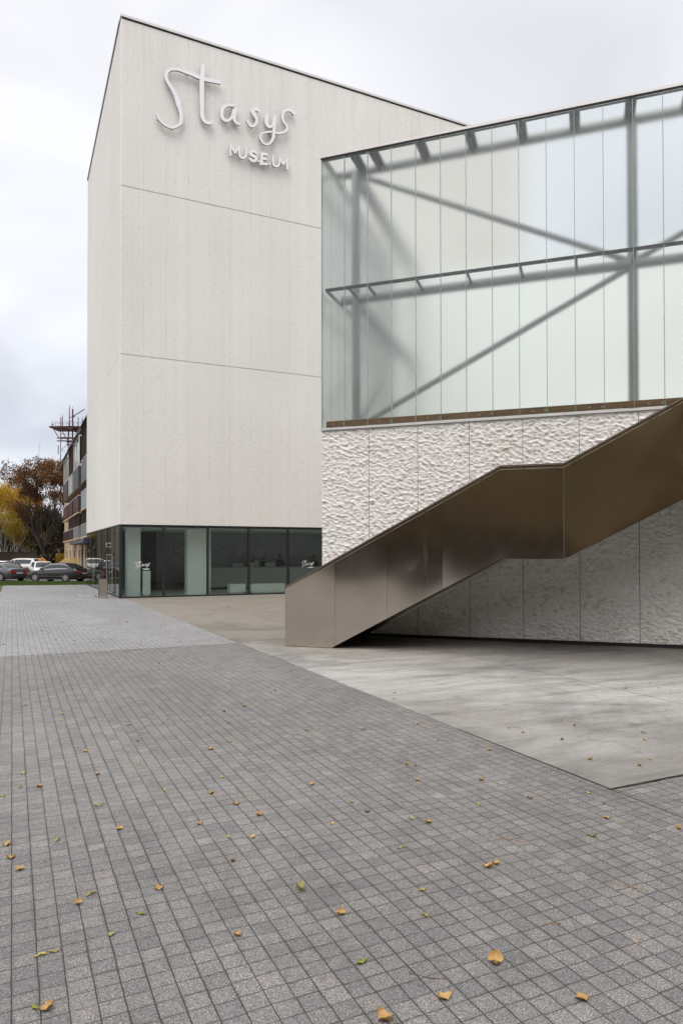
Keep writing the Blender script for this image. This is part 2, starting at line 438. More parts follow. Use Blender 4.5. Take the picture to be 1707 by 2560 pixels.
def m_render(name, c0, c1, sc=0.6):
    n = NT(name)
    p = n.obj
    f = n.noise(n.scale(p, (1, 1, 0.5)), sc, 6, 0.62)
    c = n.mix(n.mapr(f, 0.3, 0.7), c0, c1)
    run = n.noise(n.scale(p, (3, 3, 0.15)), 1.0, 4, 0.6)
    c = n.mix(1.0, c, n.ramp(run, [(0.3, 0.8), (0.6, 1.03)]), 'MULTIPLY')
    return n.pbr(c, 0.88, 0, n.bump(n.noise(p, 30, 3), 0.3, 0.01))

def m_corrugated(name, col):
    n = NT(name)
    x, y, z = n.xyz(n.pos())
    w = n.math('SINE', n.math('MULTIPLY', n.math('ADD', x, y), 62.0))
    f = n.noise(n.obj, 1.5, 4, 0.6)
    c = n.mix(f, tuple(q * 0.75 for q in col), tuple(q * 1.2 for q in col))
    return n.pbr(c, 0.5, 0.0, n.bump(w, 0.6, 0.02))

def m_carpaint(name, col, flake=0.5):
    n = NT(name)
    d = n.noise(n.scale(n.obj, (1.5, 1.5, 2.5)), 2.0, 4, 0.6)
    x, y, z = n.xyz(n.obj)
    dust = n.math('MULTIPLY', n.mapr(z, 0.75, 0.2), n.mapr(d, 0.35, 0.7, 0.1, 0.5))
    c = n.mix(dust, col, (0.12, 0.11, 0.1))
    return n.pbr(c, n.mapr(d, 0.3, 0.7, 0.22, 0.34), flake, Coat_Weight=0.7, Coat_Roughness=0.06)

M = {}
M['pavers'] = m_pavers('granite_pavers', 0.1012, 0.0988, -3.795, -25.408,
    [(0.165, 0.161, 0.161), (0.194, 0.188, 0.183), (0.209, 0.199, 0.190), (0.232, 0.216, 0.203), (0.29, 0.283, 0.277)],
    (0.018, 0.016, 0.014), 0.0029, 0.82)
M['pale_pavers'] = m_pavers('pale_pavers', 0.1012, 0.0988, -3.795, -25.408,
    [(0.268, 0.270, 0.274), (0.278, 0.279, 0.282), (0.288, 0.288, 0.290), (0.30, 0.298, 0.297), (0.33, 0.325, 0.32)],
    (0.085, 0.083, 0.08), 0.0026, 0.84)
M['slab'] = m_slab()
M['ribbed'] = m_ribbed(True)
M['fine'] = m_ribbed(False)
M['rough'] = m_rough()
M['bronze'] = m_steel('bronze_steel', (0.62, 0.555, 0.485), 0.11, 0.30)
M['bronze_cap'] = m_steel('bronze_cap_steel', (0.42, 0.36, 0.30), 0.28, 0.1)
M['bright_edge'] = plain('polished_edge_steel', (0.75, 0.70, 0.64), 0.3, 1.0)
M['dark_gap'] = plain('dark_gap', (0.02, 0.018, 0.016), 0.9)
M['coping'] = plain('pale_grey_metal', (0.58, 0.57, 0.555), 0.45, 0.25)
M['frame'] = plain('black_frame', (0.012, 0.013, 0.014), 0.45)
M['white_plaster'] = plain('white_plaster', (0.90, 0.90, 0.88), 0.8, var=0.04)
M['letter'] = plain('white_letter_paint', (0.75, 0.75, 0.76), 0.5, var=0.03)
M['letter_side'] = plain('grey_letter_side', (0.40, 0.40, 0.40), 0.6)
M['glass'] = m_clear('lobby_glass', (0.90, 1.0, 0.955), 0.8)
M['glass_side'] = m_clear('side_glass', (0.40, 0.52, 0.47))
M['frosted'] = m_frosted()
M['glass_edge'] = plain('green_glass_edge', (0.25, 0.38, 0.34), 0.25)
M['truss'] = plain('grey_truss_paint', (0.34, 0.34, 0.345), 0.5)
M['rail'] = plain('graphite_rail', (0.03, 0.03, 0.034), 0.5)
M['timber'] = m_wood('weathered_timber', (0.16, 0.085, 0.04), (0.30, 0.17, 0.085))
M['bolt'] = plain('zinc_bolt', (0.5, 0.5, 0.5), 0.35, 0.9)
M['terrace'] = plain('terrace_floor', (0.66, 0.67, 0.66), 0.8)
M['mural_wall'] = plain('charcoal_wall', (0.33, 0.34, 0.37), 0.7, var=0.06)
M['mural_line'] = plain('black_line_paint', (0.13, 0.13, 0.14), 0.8)
M['void'] = plain('dark_recess', (0.006, 0.006, 0.006), 0.9)
M['floor_in'] = plain('lobby_floor', (0.55, 0.55, 0.53), 0.35)
M['ceiling_in'] = plain('lobby_ceiling', (0.75, 0.77, 0.75), 0.8)
M['counter'] = plain('grey_counter', (0.42, 0.44, 0.44), 0.5, var=0.05)
M['bench'] = plain('white_bench', (0.72, 0.74, 0.72), 0.5, var=0.04)
M['lawn'] = m_grass()
M['blade'] = m_leafy('grass_blades', [(0, (0.035, 0.07, 0.01)), (0.6, (0.075, 0.13, 0.02)), (1, (0.13, 0.16, 0.04))], 0.7)
M['asphalt'] = m_asphalt()
M['bark'] = m_render('brown_bark', (0.016, 0.012, 0.009), (0.035, 0.026, 0.02), 3.0)
M['birch_bark'] = m_render('birch_bark', (0.30, 0.27, 0.22), (0.5, 0.48, 0.43), 3.0)
M['chestnut'] = m_leafy('chestnut_leaves', [(0, (0.05, 0.024, 0.008)), (0.45, (0.12, 0.05, 0.014)), (0.8, (0.22, 0.092, 0.022)), (1, (0.34, 0.17, 0.04))])
M['birch'] = m_leafy('birch_leaves', [(0, (0.30, 0.20, 0.012)), (0.5, (0.55, 0.36, 0.02)), (0.8, (0.68, 0.40, 0.03)), (1, (0.68, 0.30, 0.02))], 0.6, 0.35)
M['olive'] = m_leafy('olive_yellow_leaves', [(0, (0.22, 0.17, 0.012)), (0.5, (0.40, 0.28, 0.02)), (1, (0.30, 0.2, 0.025))], 0.6, 0.3)
M['olive_dim'] = m_leafy('dull_gold_leaves', [(0, (0.30, 0.22, 0.11)), (0.5, (0.48, 0.36, 0.19)), (1, (0.62, 0.50, 0.30))])
M['orange'] = m_leafy('orange_leaves', [(0, (0.16, 0.06, 0.012)), (0.5, (0.28, 0.11, 0.016)), (1, (0.38, 0.18, 0.02))])
M['dusk'] = m_leafy('dark_brown_leaves', [(0, (0.018, 0.013, 0.006)), (0.6, (0.05, 0.032, 0.011)), (1, (0.10, 0.062, 0.015))])
M['bush'] = m_leafy('bush_leaves', [(0, (0.03, 0.035, 0.01)), (0.6, (0.06, 0.065, 0.015)), (1, (0.15, 0.11, 0.02))])

# ------------------------------------------------------------------ mesh helpers
class MB:
    """Collects shapes and links them as one mesh object."""
    def __init__(s):
        s.v = []; s.f = []; s.mi = []; s.sm = []
    def add(s, vs, fs, mi=0, smooth=False):
        o = len(s.v)
        s.v.extend([tuple(q) for q in vs])
        for f in fs:
            s.f.append([o + i for i in f]); s.mi.append(mi); s.sm.append(smooth)
        return s
    def box(s, a, b, mi=0):
        (x0, y0, z0), (x1, y1, z1) = a, b
        return s.add([(x0, y0, z0), (x1, y0, z0), (x1, y1, z0), (x0, y1, z0), (x0, y0, z1), (x1, y0, z1), (x1, y1, z1), (x0, y1, z1)],
              [(0, 3, 2, 1), (4, 5, 6, 7), (0, 1, 5, 4), (1, 2, 6, 5), (2, 3, 7, 6), (3, 0, 4, 7)], mi)
    def quad(s, a, b, c, d, mi=0):
        return s.add([a, b, c, d], [(0, 1, 2, 3)], mi)
    def prism(s, poly, y0, y1, mi=0):
        """polygon in (x, z) extruded along y"""
        n = len(poly)
        vs = [(x, y0, z) for x, z in poly] + [(x, y1, z) for x, z in poly]
        fs = [tuple(range(n)), tuple(range(2 * n - 1, n - 1, -1))]
        fs += [(i, i + n, (i + 1) % n + n, (i + 1) % n) for i in range(n)]
        return s.add(vs, fs, mi)
    def tube(s, pts, rad, n=8, mi=0, cap=True, smooth=True):
        pts = [Vector(p) for p in pts]
        if not hasattr(rad, '__len__'): rad = [rad] * len(pts)
        t0 = (pts[1] - pts[0]).normalized()
        up = Vector((0, 0, 1)) if abs(t0.z) < 0.9 else Vector((1, 0, 0))
        a = t0.cross(up).normalized()
        vs = []; fs = []
        for i, p in enumerate(pts):
            t = (pts[min(i + 1, len(pts) - 1)] - pts[max(i - 1, 0)]).normalized()
            a = (a - t * a.dot(t)).normalized(); b = t.cross(a)
            for k in range(n):
                w = 2 * PI * k / n
                vs.append(p + (a * math.cos(w) + b * math.sin(w)) * rad[i])
        for i in range(len(pts) - 1):
            for k in range(n):
                fs.append((i * n + k, i * n + (k + 1) % n, (i + 1) * n + (k + 1) % n, (i + 1) * n + k))
        s.add(vs, fs, mi, smooth)
        if cap:
            s.add(vs[:n], [tuple(range(n - 1, -1, -1))], mi)
            s.add(vs[-n:], [tuple(range(n))], mi)
        return s
    def disc(s, c, axis, r, h, n=20, mi=0):
        c = Vector(c); axis = Vector(axis).normalized()
        return s.tube([c - axis * h / 2, c + axis * h / 2], r, n, mi, True, False)
    def build(s, name, mats, parent=None, loc=(0, 0, 0), rotz=0.0, bevel=0.0):
        me = bpy.data.meshes.new(name)
        me.from_pydata(s.v, [], s.f)
        if not isinstance(mats, (list, tuple)): mats = [mats]
        for q in mats: me.materials.append(q)
        me.polygons.foreach_set('material_index', s.mi)
        me.polygons.foreach_set('use_smooth', s.sm)
        me.update()
        o = bpy.data.objects.new(name, me)
        COL.objects.link(o)
        o.location = loc; o.rotation_euler = (0, 0, rotz)
        if parent is not None: o.parent = parent
        if bevel:
            b = o.modifiers.new('bevel', 'BEVEL'); b.width = bevel; b.segments = 2; b.limit_method = 'ANGLE'
        return o

def tag(o, label=None, cat=None, group=None, kind=None):
    if label: o['label'] = label
    if cat: o['category'] = cat
    if group: o['group'] = group
    if kind: o['kind'] = kind
    return o
def thing(name, label, cat, loc=(0, 0, 0), rotz=0.0, group=None):
    o = bpy.data.objects.new(name, None)
    o.empty_display_size = 0.2
    COL.objects.link(o)
    o.location = loc; o.rotation_euler = (0, 0, rotz)
    return tag(o, label, cat, group)
def structure(o): return tag(o, kind='structure')

def catmull(P, n):
    P = np.array(P, float)
    Q = np.vstack([2 * P[0] - P[1], P, 2 * P[-1] - P[-2]])
    out = []
    for i in range(len(P) - 1):
        p0, p1, p2, p3 = Q[i:i + 4]
        for t in np.linspace(0, 1, n, endpoint=False):
            out.append(0.5 * ((2 * p1) + (-p0 + p2) * t + (2 * p0 - 5 * p1 + 4 * p2 - p3) * t * t + (-p0 + 3 * p1 - 3 * p2 + p3) * t ** 3))
    out.append(P[-1])
    return np.array(out)

# ------------------------------------------------------------------ ground
LOT = -0.35
g = MB()
NG = 24
g.box((-700, -700, -1.2), (700, 900, -0.42))
structure(g.build('ground', M['asphalt']))
p = MB()
p.quad((-30, -70, 0), (60, -70, 0), (60, -15.185, 0), (-30, -15.185, 0))
structure(p.build('pavement', M['pavers']))
p = MB()
p.add([(-30, -15.185, 0.002), (26, -15.185, 0.002), (26, 13.53, 0.002), (0.084, 13.53, 0.002), (-4.241, 14.54, 0.002), (-4.25, 7.2, 0.002), (-30, 7.2, 0.002)], [tuple(range(7))])
structure(p.build('far_pavement', M['pale_pavers']))
s = MB()
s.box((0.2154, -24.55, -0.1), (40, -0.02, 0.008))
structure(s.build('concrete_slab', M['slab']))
s = MB()      # mossy open joint along the slab's near edge and left edge
jr = random.Random(5)
xs = np.linspace(0.2, 8, 90)
for a, b in zip(xs[:-1], xs[1:]):
    w1 = 0.012 + 0.012 * jr.random() * min(1, (a - 0.1) * 2)
    s.quad((a, -24.552 - w1, 0.0065), (b, -24.552 - w1, 0.0065), (b, -24.548, 0.0065), (a, -24.548, 0.0065))
s.quad((0.207, -24.57, 0.0045), (0.2154, -24.57, 0.0045), (0.2154, -22.6, 0.0045), (0.2125, -22.6, 0.0045))
s.quad((0.209, -34.0, 0.0043), (0.2154, -34.0, 0.0043), (0.2154, -24.58, 0.0043), (0.209, -24.58, 0.0043))
n_ = NT('mossy_joint')
f_ = n_.noise(n_.obj, 2.2, 3)
structure(s.build('slab_joint', n_.pbr(n_.ramp(f_, [(0.42, (0.008, 0.007, 0.006)), (0.6, (0.045, 0.05, 0.012))]), 0.95)))
s = MB()
s.quad((3.205, -24.5, 0.0125), (3.212, -24.5, 0.0125), (3.212, -8.0, 0.0125), (3.205, -8.0, 0.0125))
s.quad((5.99, -24.5, 0.0125), (5.998, -24.5, 0.0125), (5.998, -18.5, 0.0125), (5.99, -18.5, 0.0125))
structure(s.build('saw_cut', plain('saw_cut_dark', (0.05, 0.047, 0.043), 0.9)))
lw = MB()
lw.quad((-4.241, 14.54, 0.0), (0.084, 13.53, 0.0), (1.05, 26.5, -0.345), (-4.23, 30.35, -0.345))
lw.quad((0.084, 13.53, 0), (16, 13.53, 0), (16, 15.6, -0.345), (1.05, 26.5, -0.345))
lw.quad((-4.241, 14.54, 0), (-4.23, 30.35, -0.345), (-16, 38.9, -0.345), (-16, 14.54, 0))
lw.quad((-16, 7.2, 0), (-4.25, 7.2, 0), (-4.241, 14.54, 0), (-16, 14.54, 0))
structure(lw.build('lawn', M['lawn']))
gb = MB(); rg = random.Random(11)
for i in range(16000):
    t = rg.random(); u = rg.random()
    x = -5.6 + 6.6 * t
    yn = 14.54 - 0.2336 * (x + 4.241); yf = 30.35 - 0.729 * (x + 4.23)
    y = yn + (yf - yn) * u; z = -0.345 * u
    h = 0.05 + 0.05 * rg.random(); a = rg.random() * PI; dx, dy = 0.012 * math.cos(a), 0.012 * math.sin(a)
    gb.add([(x - dx, y - dy, z - 0.005), (x + dx, y + dy, z - 0.005), (x + rg.uniform(-.03, .03), y + rg.uniform(-.03, .03), z + h)], [(0, 1, 2)])
tag(gb.build('grass', M['blade']), 'short green grass of the lawn strip before the parked cars', 'grass', kind='stuff')
lt = MB()
lt.add([(1.05, 26.5, LOT), (16, 15.6, LOT), (16, 90, LOT), (-40, 90, LOT), (-40, 56.4, LOT)], [tuple(range(5))])
structure(lt.build('parking_lot', M['asphalt']))
lt = MB()      # low grass verge between the two rows of cars
lt.add([(-3.4, 33.2, LOT + 0.02), (-2.6, 32.6, LOT + 0.02), (-1.6, 35.5, LOT + 0.02), (-3.0, 37.0, LOT + 0.02)], [(0, 1, 2, 3)])
structure(lt.build('verge', M['lawn']))

# ------------------------------------------------------------------ museum
W, D, H, ZG = 20.3, 13.397, 23.07, 2.9217
mus = thing('museum_building', 'tall white museum block of ribbed concrete standing on a glazed ground floor', 'building')
b = MB()
b.quad((0.03, 0, ZG), (W, 0, ZG), (W, 0, H), (0.03, 0, H))
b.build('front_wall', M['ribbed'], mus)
b = MB()
b.quad((0, D, ZG), (0, 0.03, ZG), (0, 0.03, H), (0, D, H))
b.quad((W, D, ZG), (0, D, ZG), (0, D, H), (W, D, H)); b.quad((W, D - .3, 0), (.4, D - .3, 0), (.4, D - .3, ZG - .103), (W, D - .3, ZG - .103))
b.quad((W, 0, 0), (W, D, 0), (W, D, H), (W, 0, H))
b.build('side_wall', M['fine'], mus)
b = MB()
b.add([(0.03, 0, ZG), (0, 0.03, ZG), (0, 0.03, H), (0.03, 0, H)], [(0, 3, 2, 1)])
b.build('corner_strip', M['fine'], mus)
b = MB(); b.box((0.02, 0.02, H - 0.6), (W, D, H - 0.05)); b.build('roof', M['terrace'], mus)
b = MB()
b.box((-0.03, -0.05, H + 0.012), (W, 0.35, H + 0.11)); b.box((-0.05, 0.35, H + 0.012), (0.3, D, H + 0.11))
b.build('coping', M['coping'], mus)
b = MB()
b.box((0.03, -0.012, H - 0.05), (W, 0.2, H + 0.01)); b.box((-0.012, 0.2, H - 0.03), (0.2, D, H + 0.01))
b.build('shadow_gap', M['dark_gap'], mus)
# ground floor
b = MB()
b.add([(0.05, 0.1, ZG - 0.10), (W, 0.1, ZG - 0.10), (W, D, ZG - 0.10), (0.05, D, ZG - 0.10)], [(0, 1, 2, 3)])
b.build('ceiling', M['ceiling_in'], mus)
b = MB(); b.quad((0.02, 0.02, 0.012), (W, 0.02, 0.012), (W, D, 0.012), (0.02, D, 0.012))
b.build('lobby_floor', M['floor_in'], mus)
b = MB()
b.box((0.02, 0.01, ZG - 0.055), (W, 0.12, ZG - 0.003))
b.box((0.02, 0.01, 0.013), (W, 0.12, 0.06))
b.box((0.01, 0.13, ZG - 0.045), (0.10, D, ZG - 0.003))
b.box((0.01, 0.13, 0.013), (0.08, D, 0.05))
b.build('glazing_frame', M['frame'], mus)
mull = [0.06, 1.7255, 3.5275, 5.300, 7.087, 8.87, 10.65, 12.43]
for xm in mull:
    b = MB(); b.box((xm - 0.043, 0.008, 0.061), (xm + 0.043, 0.11, ZG - 0.056)); b.build('mullion', M['frame'], mus)
b = MB(); b.box((0.008, 0.112, 0.051), (0.06, 0.19, ZG - 0.047)); b.build('mullion', M['frame'], mus)
for a, c in zip(mull[:-1], mull[1:]):
    b = MB(); b.quad((a + 0.044, 0.05, 0.061), (c - 0.044, 0.05, 0.061), (c - 0.044, 0.05, ZG - 0.056), (a + 0.044, 0.05, ZG - 0.056))
    b.build('glass_pane', M['glass'], mus)
side = [0.19, 1.72, 3.98, 6.2, 8.6, 11.0, D - 0.05]
for i, (a, c) in enumerate(zip(side[:-1], side[1:])):
    if i == 1:
        dr = MB(); dr.quad((0.03, c - 0.02, 0.06), (0.03, a + 0.02, 0.06), (0.03, a + 0.02, ZG - 0.05), (0.03, c - 0.02, ZG - 0.05))
        door = dr.build('entrance_door', M['glass_side'], mus)
        h = MB()
        y0, y1, z0, z1, r_ = 1.86, 3.72, 0.13, 1.715, 0.018
        for q in ([(y0, z0), (y1, z0)], [(y1, z0), (y1, z1)], [(y1, z1), (y0, z1)], [(y0, z1), (y0, z0)]):
            (ya, za), (yb, zb) = q
            h.box((-0.05, min(ya, yb) - r_, min(za, zb) - r_), (-0.02, max(ya, yb) + r_, max(za, zb) + r_))
        h.build('handle_frame', plain('champagne_steel', (0.55, 0.50, 0.42), 0.35, 0.9), door)
    else:
        b = MB(); b.quad((0.03, c - 0.01, 0.05), (0.03, a + 0.01, 0.05), (0.03, a + 0.01, ZG - 0.046), (0.03, c - 0.01, ZG - 0.046))
        b.build('side_pane', M['glass_side'], mus)
    if i:
        b = MB(); b.box((0.016, a - 0.008, 0.052), (0.045, a + 0.008, ZG - 0.047)); b.build('pane_seal', M['frame'], mus)
# inside the lobby
def colm(x0, y0, x1, y1, name='column'):
    b = MB(); b.box((x0, y0, 0.014), (x1, y1, ZG - 0.102)); b.build(name, M['white_plaster'], mus)
colm(0.50, 1.30, 1.02, 1.95)
colm(3.02, 1.50, 3.86, 2.0)
colm(4.06, 2.2, 4.22, 2.7)
b = MB(); b.box((0.6, 6.9, 0.014), (20, 7.1, ZG - 0.102)); b.build('mural_wall', M['mural_wall'], mus)
b = MB(); b.box((1.5, 5.2, 0.014), (2.38, 6.88, ZG - 0.102)); b.build('dark_alcove', M['void'], mus)
rm = random.Random(3)
for k in range(22):      # sketchy black outlines on the charcoal wall
    cx, cz = rm.uniform(3.6, 14.5), rm.uniform(1.15, 2.55)
    n_ = rm.choice([4, 5, 6])
    pts = []
    a0 = rm.uniform(0, 6)
    for i in range(n_):
        a = a0 + i * rm.uniform(0.5, 1.1)
        pts.append((cx + math.cos(a) * rm.uniform(.25, .9), 6.89, min(2.78, cz + math.sin(a) * rm.uniform(.15, .55))))
    c = catmull(pts, 6)
    b = MB(); b.tube([tuple(q) for q in c], 0.011, 5); b.build('mural_line', M['mural_line'], mus)

desk = thing('reception_desk', 'long grey reception counter behind the museum front glass', 'desk', (8.6, 5.1, 0.014))
b = MB(); b.box((-4.9, 0, 0.0), (4.6, 0.06, 1.02)); b.build('front_panel', M['counter'], desk)
b = MB(); b.box((-4.9, -0.03, 1.021), (4.6, 0.75, 1.06)); b.build('counter_top', M['counter'], desk)
b = MB(); b.box((-4.9, -0.004, 0.0), (4.6, -0.001, 0.09)); b.build('plinth', M['void'], desk)
def bench(x0, y0, x1, y1, h, label, grp=None, name='bench', cat='bench'):
    b = MB(); b.box((x0, y0, 0.06), (x1, y1, h)); b.box((x0 + 0.05, y0 + 0.05, 0.0), (x1 - 0.05, y1 - 0.05, 0.06))
    o = b.build(name, M['bench'], None, (0, 0, 0.014), bevel=0.012)
    tag(o, label, cat, grp)
bench(4.75, 0.98, 5.46, 1.45, 0.42, 'short white block bench left of the longer bench in the lobby', 'white lobby benches')
bench(5.62, 0.62, 7.15, 1.1, 0.42, 'longer white block bench behind the lobby glass beside the stair', 'white lobby benches')
bench(1.08, 0.9, 1.36, 1.2, 1.04, 'narrow white pedestal beside the first lobby column', name='pedestal', cat='pedestal')
def monitor(x, w, h, label, z=1.078):
    t = thing('monitor', label, 'monitor', (x, 5.45, z), 0, 'screens on the reception counter')
    b = MB(); b.box((-w / 2, -0.02, 0.03), (w / 2, 0.02, h)); b.build('screen_back', M['counter'], t, bevel=0.006)
    b = MB(); b.box((-0.03, -0.01, 0.0), (0.03, 0.05, 0.08)); b.box((-0.1, -0.06, -0.004), (0.1, 0.1, 0.006)); b.build('stand', M['counter'], t)
monitor(6.45, 0.52, 0.2, 'wide grey screen left of the dark upright on the reception counter')
monitor(7.45, 0.24, 0.34, 'tallest grey screen beside the leftmost person at the counter')
monitor(7.2, 0.2, 0.24, 'small grey screen beside the taller one at the counter')
monitor(8.15, 0.52, 0.23, 'wide grey screen before the second person at the counter')

# ------------------------------------------------------------------ people behind the counter
M['skin'] = plain('skin', (0.42, 0.27, 0.20), 0.55)
def person(name_label, loc, rotz, hgt, hair_col, cloth_col, lean=0.0, longhair=False):
    k = hgt / 1.7
    joints = {'pelvis': (0, 0, .95), 'waist': (0, -.01, 1.08), 'chest': (lean * .3, -.02, 1.28), 'neckb': (lean * .6, -.01, 1.42), 'neck': (lean * .8, .0, 1.49)}
    bonev = []; bonee = []; rad = []
    def v(p, r):
        bonev.append(tuple(q * k for q in p)); rad.append((r[0] * k, r[1] * k) if isinstance(r, tuple) else (r * k, r * k)); return len(bonev) - 1
    pel = v(joints['pelvis'], (.165, .115)); wa = v(joints['waist'], (.145, .105)); ch = v(joints['chest'], (.165, .12))
    nb = v(joints['neckb'], (.10, .075)); ne = v(joints['neck'], .052)
    hd0 = v((lean * .9, -.015, 1.545), (.06, .07)); hd1 = v((lean, -.02, 1.615), (.074, .088)); hd2 = v((lean, -.015, 1.665), (.058, .065))
    bonee += [(pel, wa), (wa, ch), (ch, nb), (nb, ne), (ne, hd0), (hd0, hd1), (hd1, hd2)]
    for s_ in (-1, 1):
        sh = v((s_ * .17 + lean * .5, -.005, 1.385), .062); el = v((s_ * .235, -.06, 1.14), .045); wr = v((s_ * .13, -.27, 1.10), .03); pm = v((s_ * .10, -.33, 1.095), (.036, .018))
        bonee += [(nb, sh), (sh, el), (el, wr), (wr, pm)]
        hp = v((s_ * .095, 0, .90), .092); kn = v((s_ * .10, -.02, .50), .062); an = v((s_ * .10, .01, .09), .042); to = v((s_ * .115, -.13, .04), .038)
        bonee += [(pel, hp), (hp, kn), (kn, an), (an, to)]
        for q in range(4):
            a = v((s_ * (.10 + (q - 1.5) * .018), -.362, 1.094), .0085); c = v((s_ * (.10 + (q - 1.5) * .021), -.392 - .006 * (q in (1, 2)), 1.088), .008); d = v((s_ * (.10 + (q - 1.5) * .021), -.412 - .008 * (q in (1, 2)), 1.078), .007)
            bonee += [(pm, a), (a, c), (c, d)]
        a = v((s_ * .062, -.325, 1.092), .010); c = v((s_ * .045, -.352, 1.086), .008)
        bonee += [(pm, a), (a, c)]
    me = bpy.data.meshes.new('person')
    me.from_pydata(bonev, bonee, [])
    o = bpy.data.objects.new('person', me); COL.objects.link(o)
    sk = o.modifiers.new('skin', 'SKIN'); sk.use_smooth_shade = True
    lay = me.skin_vertices[0].data
    for i, r_ in enumerate(rad): lay[i].radius = r_
    lay[0].use_root = True
    sb = o.modifiers.new('sub', 'SUBSURF'); sb.levels = 1; sb.render_levels = 1
    nt = NT('person_clothes')
    x_, y_, z_ = nt.xyz(nt.obj)
    face = nt.math('GREATER_THAN', z_, 1.455 * k)
    hand = nt.math('LESS_THAN', y_, -.28 * k)
    sm = nt.math('MAXIMUM', face, hand)
    cl = nt.mix(nt.noise(nt.obj, 14, 3), tuple(q * .8 for q in cloth_col), tuple(q * 1.2 for q in cloth_col))
    low = nt.math('LESS_THAN', z_, 0.93 * k)
    cl = nt.mix(low, cl, (0.015, 0.016, 0.02))
    me.materials.append(nt.pbr(nt.mix(sm, cl, (0.40, 0.26, 0.19)), 0.7))
    o.location = loc; o.rotation_euler = (0, 0, rotz)
    tag(o, name_label, 'person', 'people behind the reception counter')
    hb = bmesh.new()
    bmesh.ops.create_icosphere(hb, subdivisions=3, radius=1)
    for q in hb.verts:
        x0, y0, z0 = q.co
        q.co = Vector((x0 * .086 + lean, y0 * .102 + .0, 1.635 + z0 * .085)) * k
        if y0 < -.25 and z0 < .45: q.co.y = (-.03 + .07 * 0) * k
        if z0 < -.1:
            q.co.z -= (.22 if longhair else .03) * k * min(1, -z0 * 1.3) * (1 if y0 > -.2 else .7)
    hm = bpy.data.meshes.new('hair'); hb.to_mesh(hm); hb.free()
    for pl_ in hm.polygons: pl_.use_smooth = True
    hm.materials.append(plain('hair_colour', hair_col, 0.6))
    ho = bpy.data.objects.new('hair', hm); COL.objects.link(ho); ho.parent = o
    # face: eyes, nose, mouth
    for s_ in (-1, 1):
        f = MB(); f.disc((lean * k + s_ * .031 * k, -.103 * k, 1.612 * k), (0, 1, 0), .009 * k, .01 * k, 10); f.build('eye', M['frame'], o)
    f = MB(); f.tube([(lean * k, -.10 * k, 1.615 * k), (lean * k, -.122 * k, 1.578 * k), (lean * k, -.10 * k, 1.565 * k)], [.006 * k, .012 * k, .008 * k], 6); f.build('nose', M['skin'], o)
    f = MB(); f.tube([(lean * k - .02 * k, -.094 * k, 1.54 * k), (lean * k, -.099 * k, 1.538 * k), (lean * k + .02 * k, -.094 * k, 1.54 * k)], .005 * k, 6); f.build('mouth', plain('lips', (.35, .12, .1), .5), o)
    for s_ in (-1, 1):
        f = MB(); f.tube([(lean * k + s_ * .077 * k, -.01 * k, 1.585 * k), (lean * k + s_ * .084 * k, .0, 1.625 * k)], .012 * k, 6); f.build('ear', M['skin'], o)
person('person in dark clothes with hair down beside the tallest counter screen', (7.32, 6.12, 0.014), 0.05, 1.66, (.02, .014, .01), (.035, .035, .045), 0, True)
person('shorter person in dark clothes leaning aside behind the wide screen', (8.12, 6.1, 0.014), -0.2, 1.58, (.04, .025, .015), (.05, .045, .055), -.06)
person('tallest person in a dark jacket standing between the last two uprights', (8.97, 6.15, 0.014), 0.1, 1.69, (.015, .012, .01), (.03, .03, .04))
person('person with long black hair behind the logo on the last pane', (10.9, 6.15, 0.014), 0.15, 1.66, (.008, .007, .007), (.02, .02, .024), 0, True)

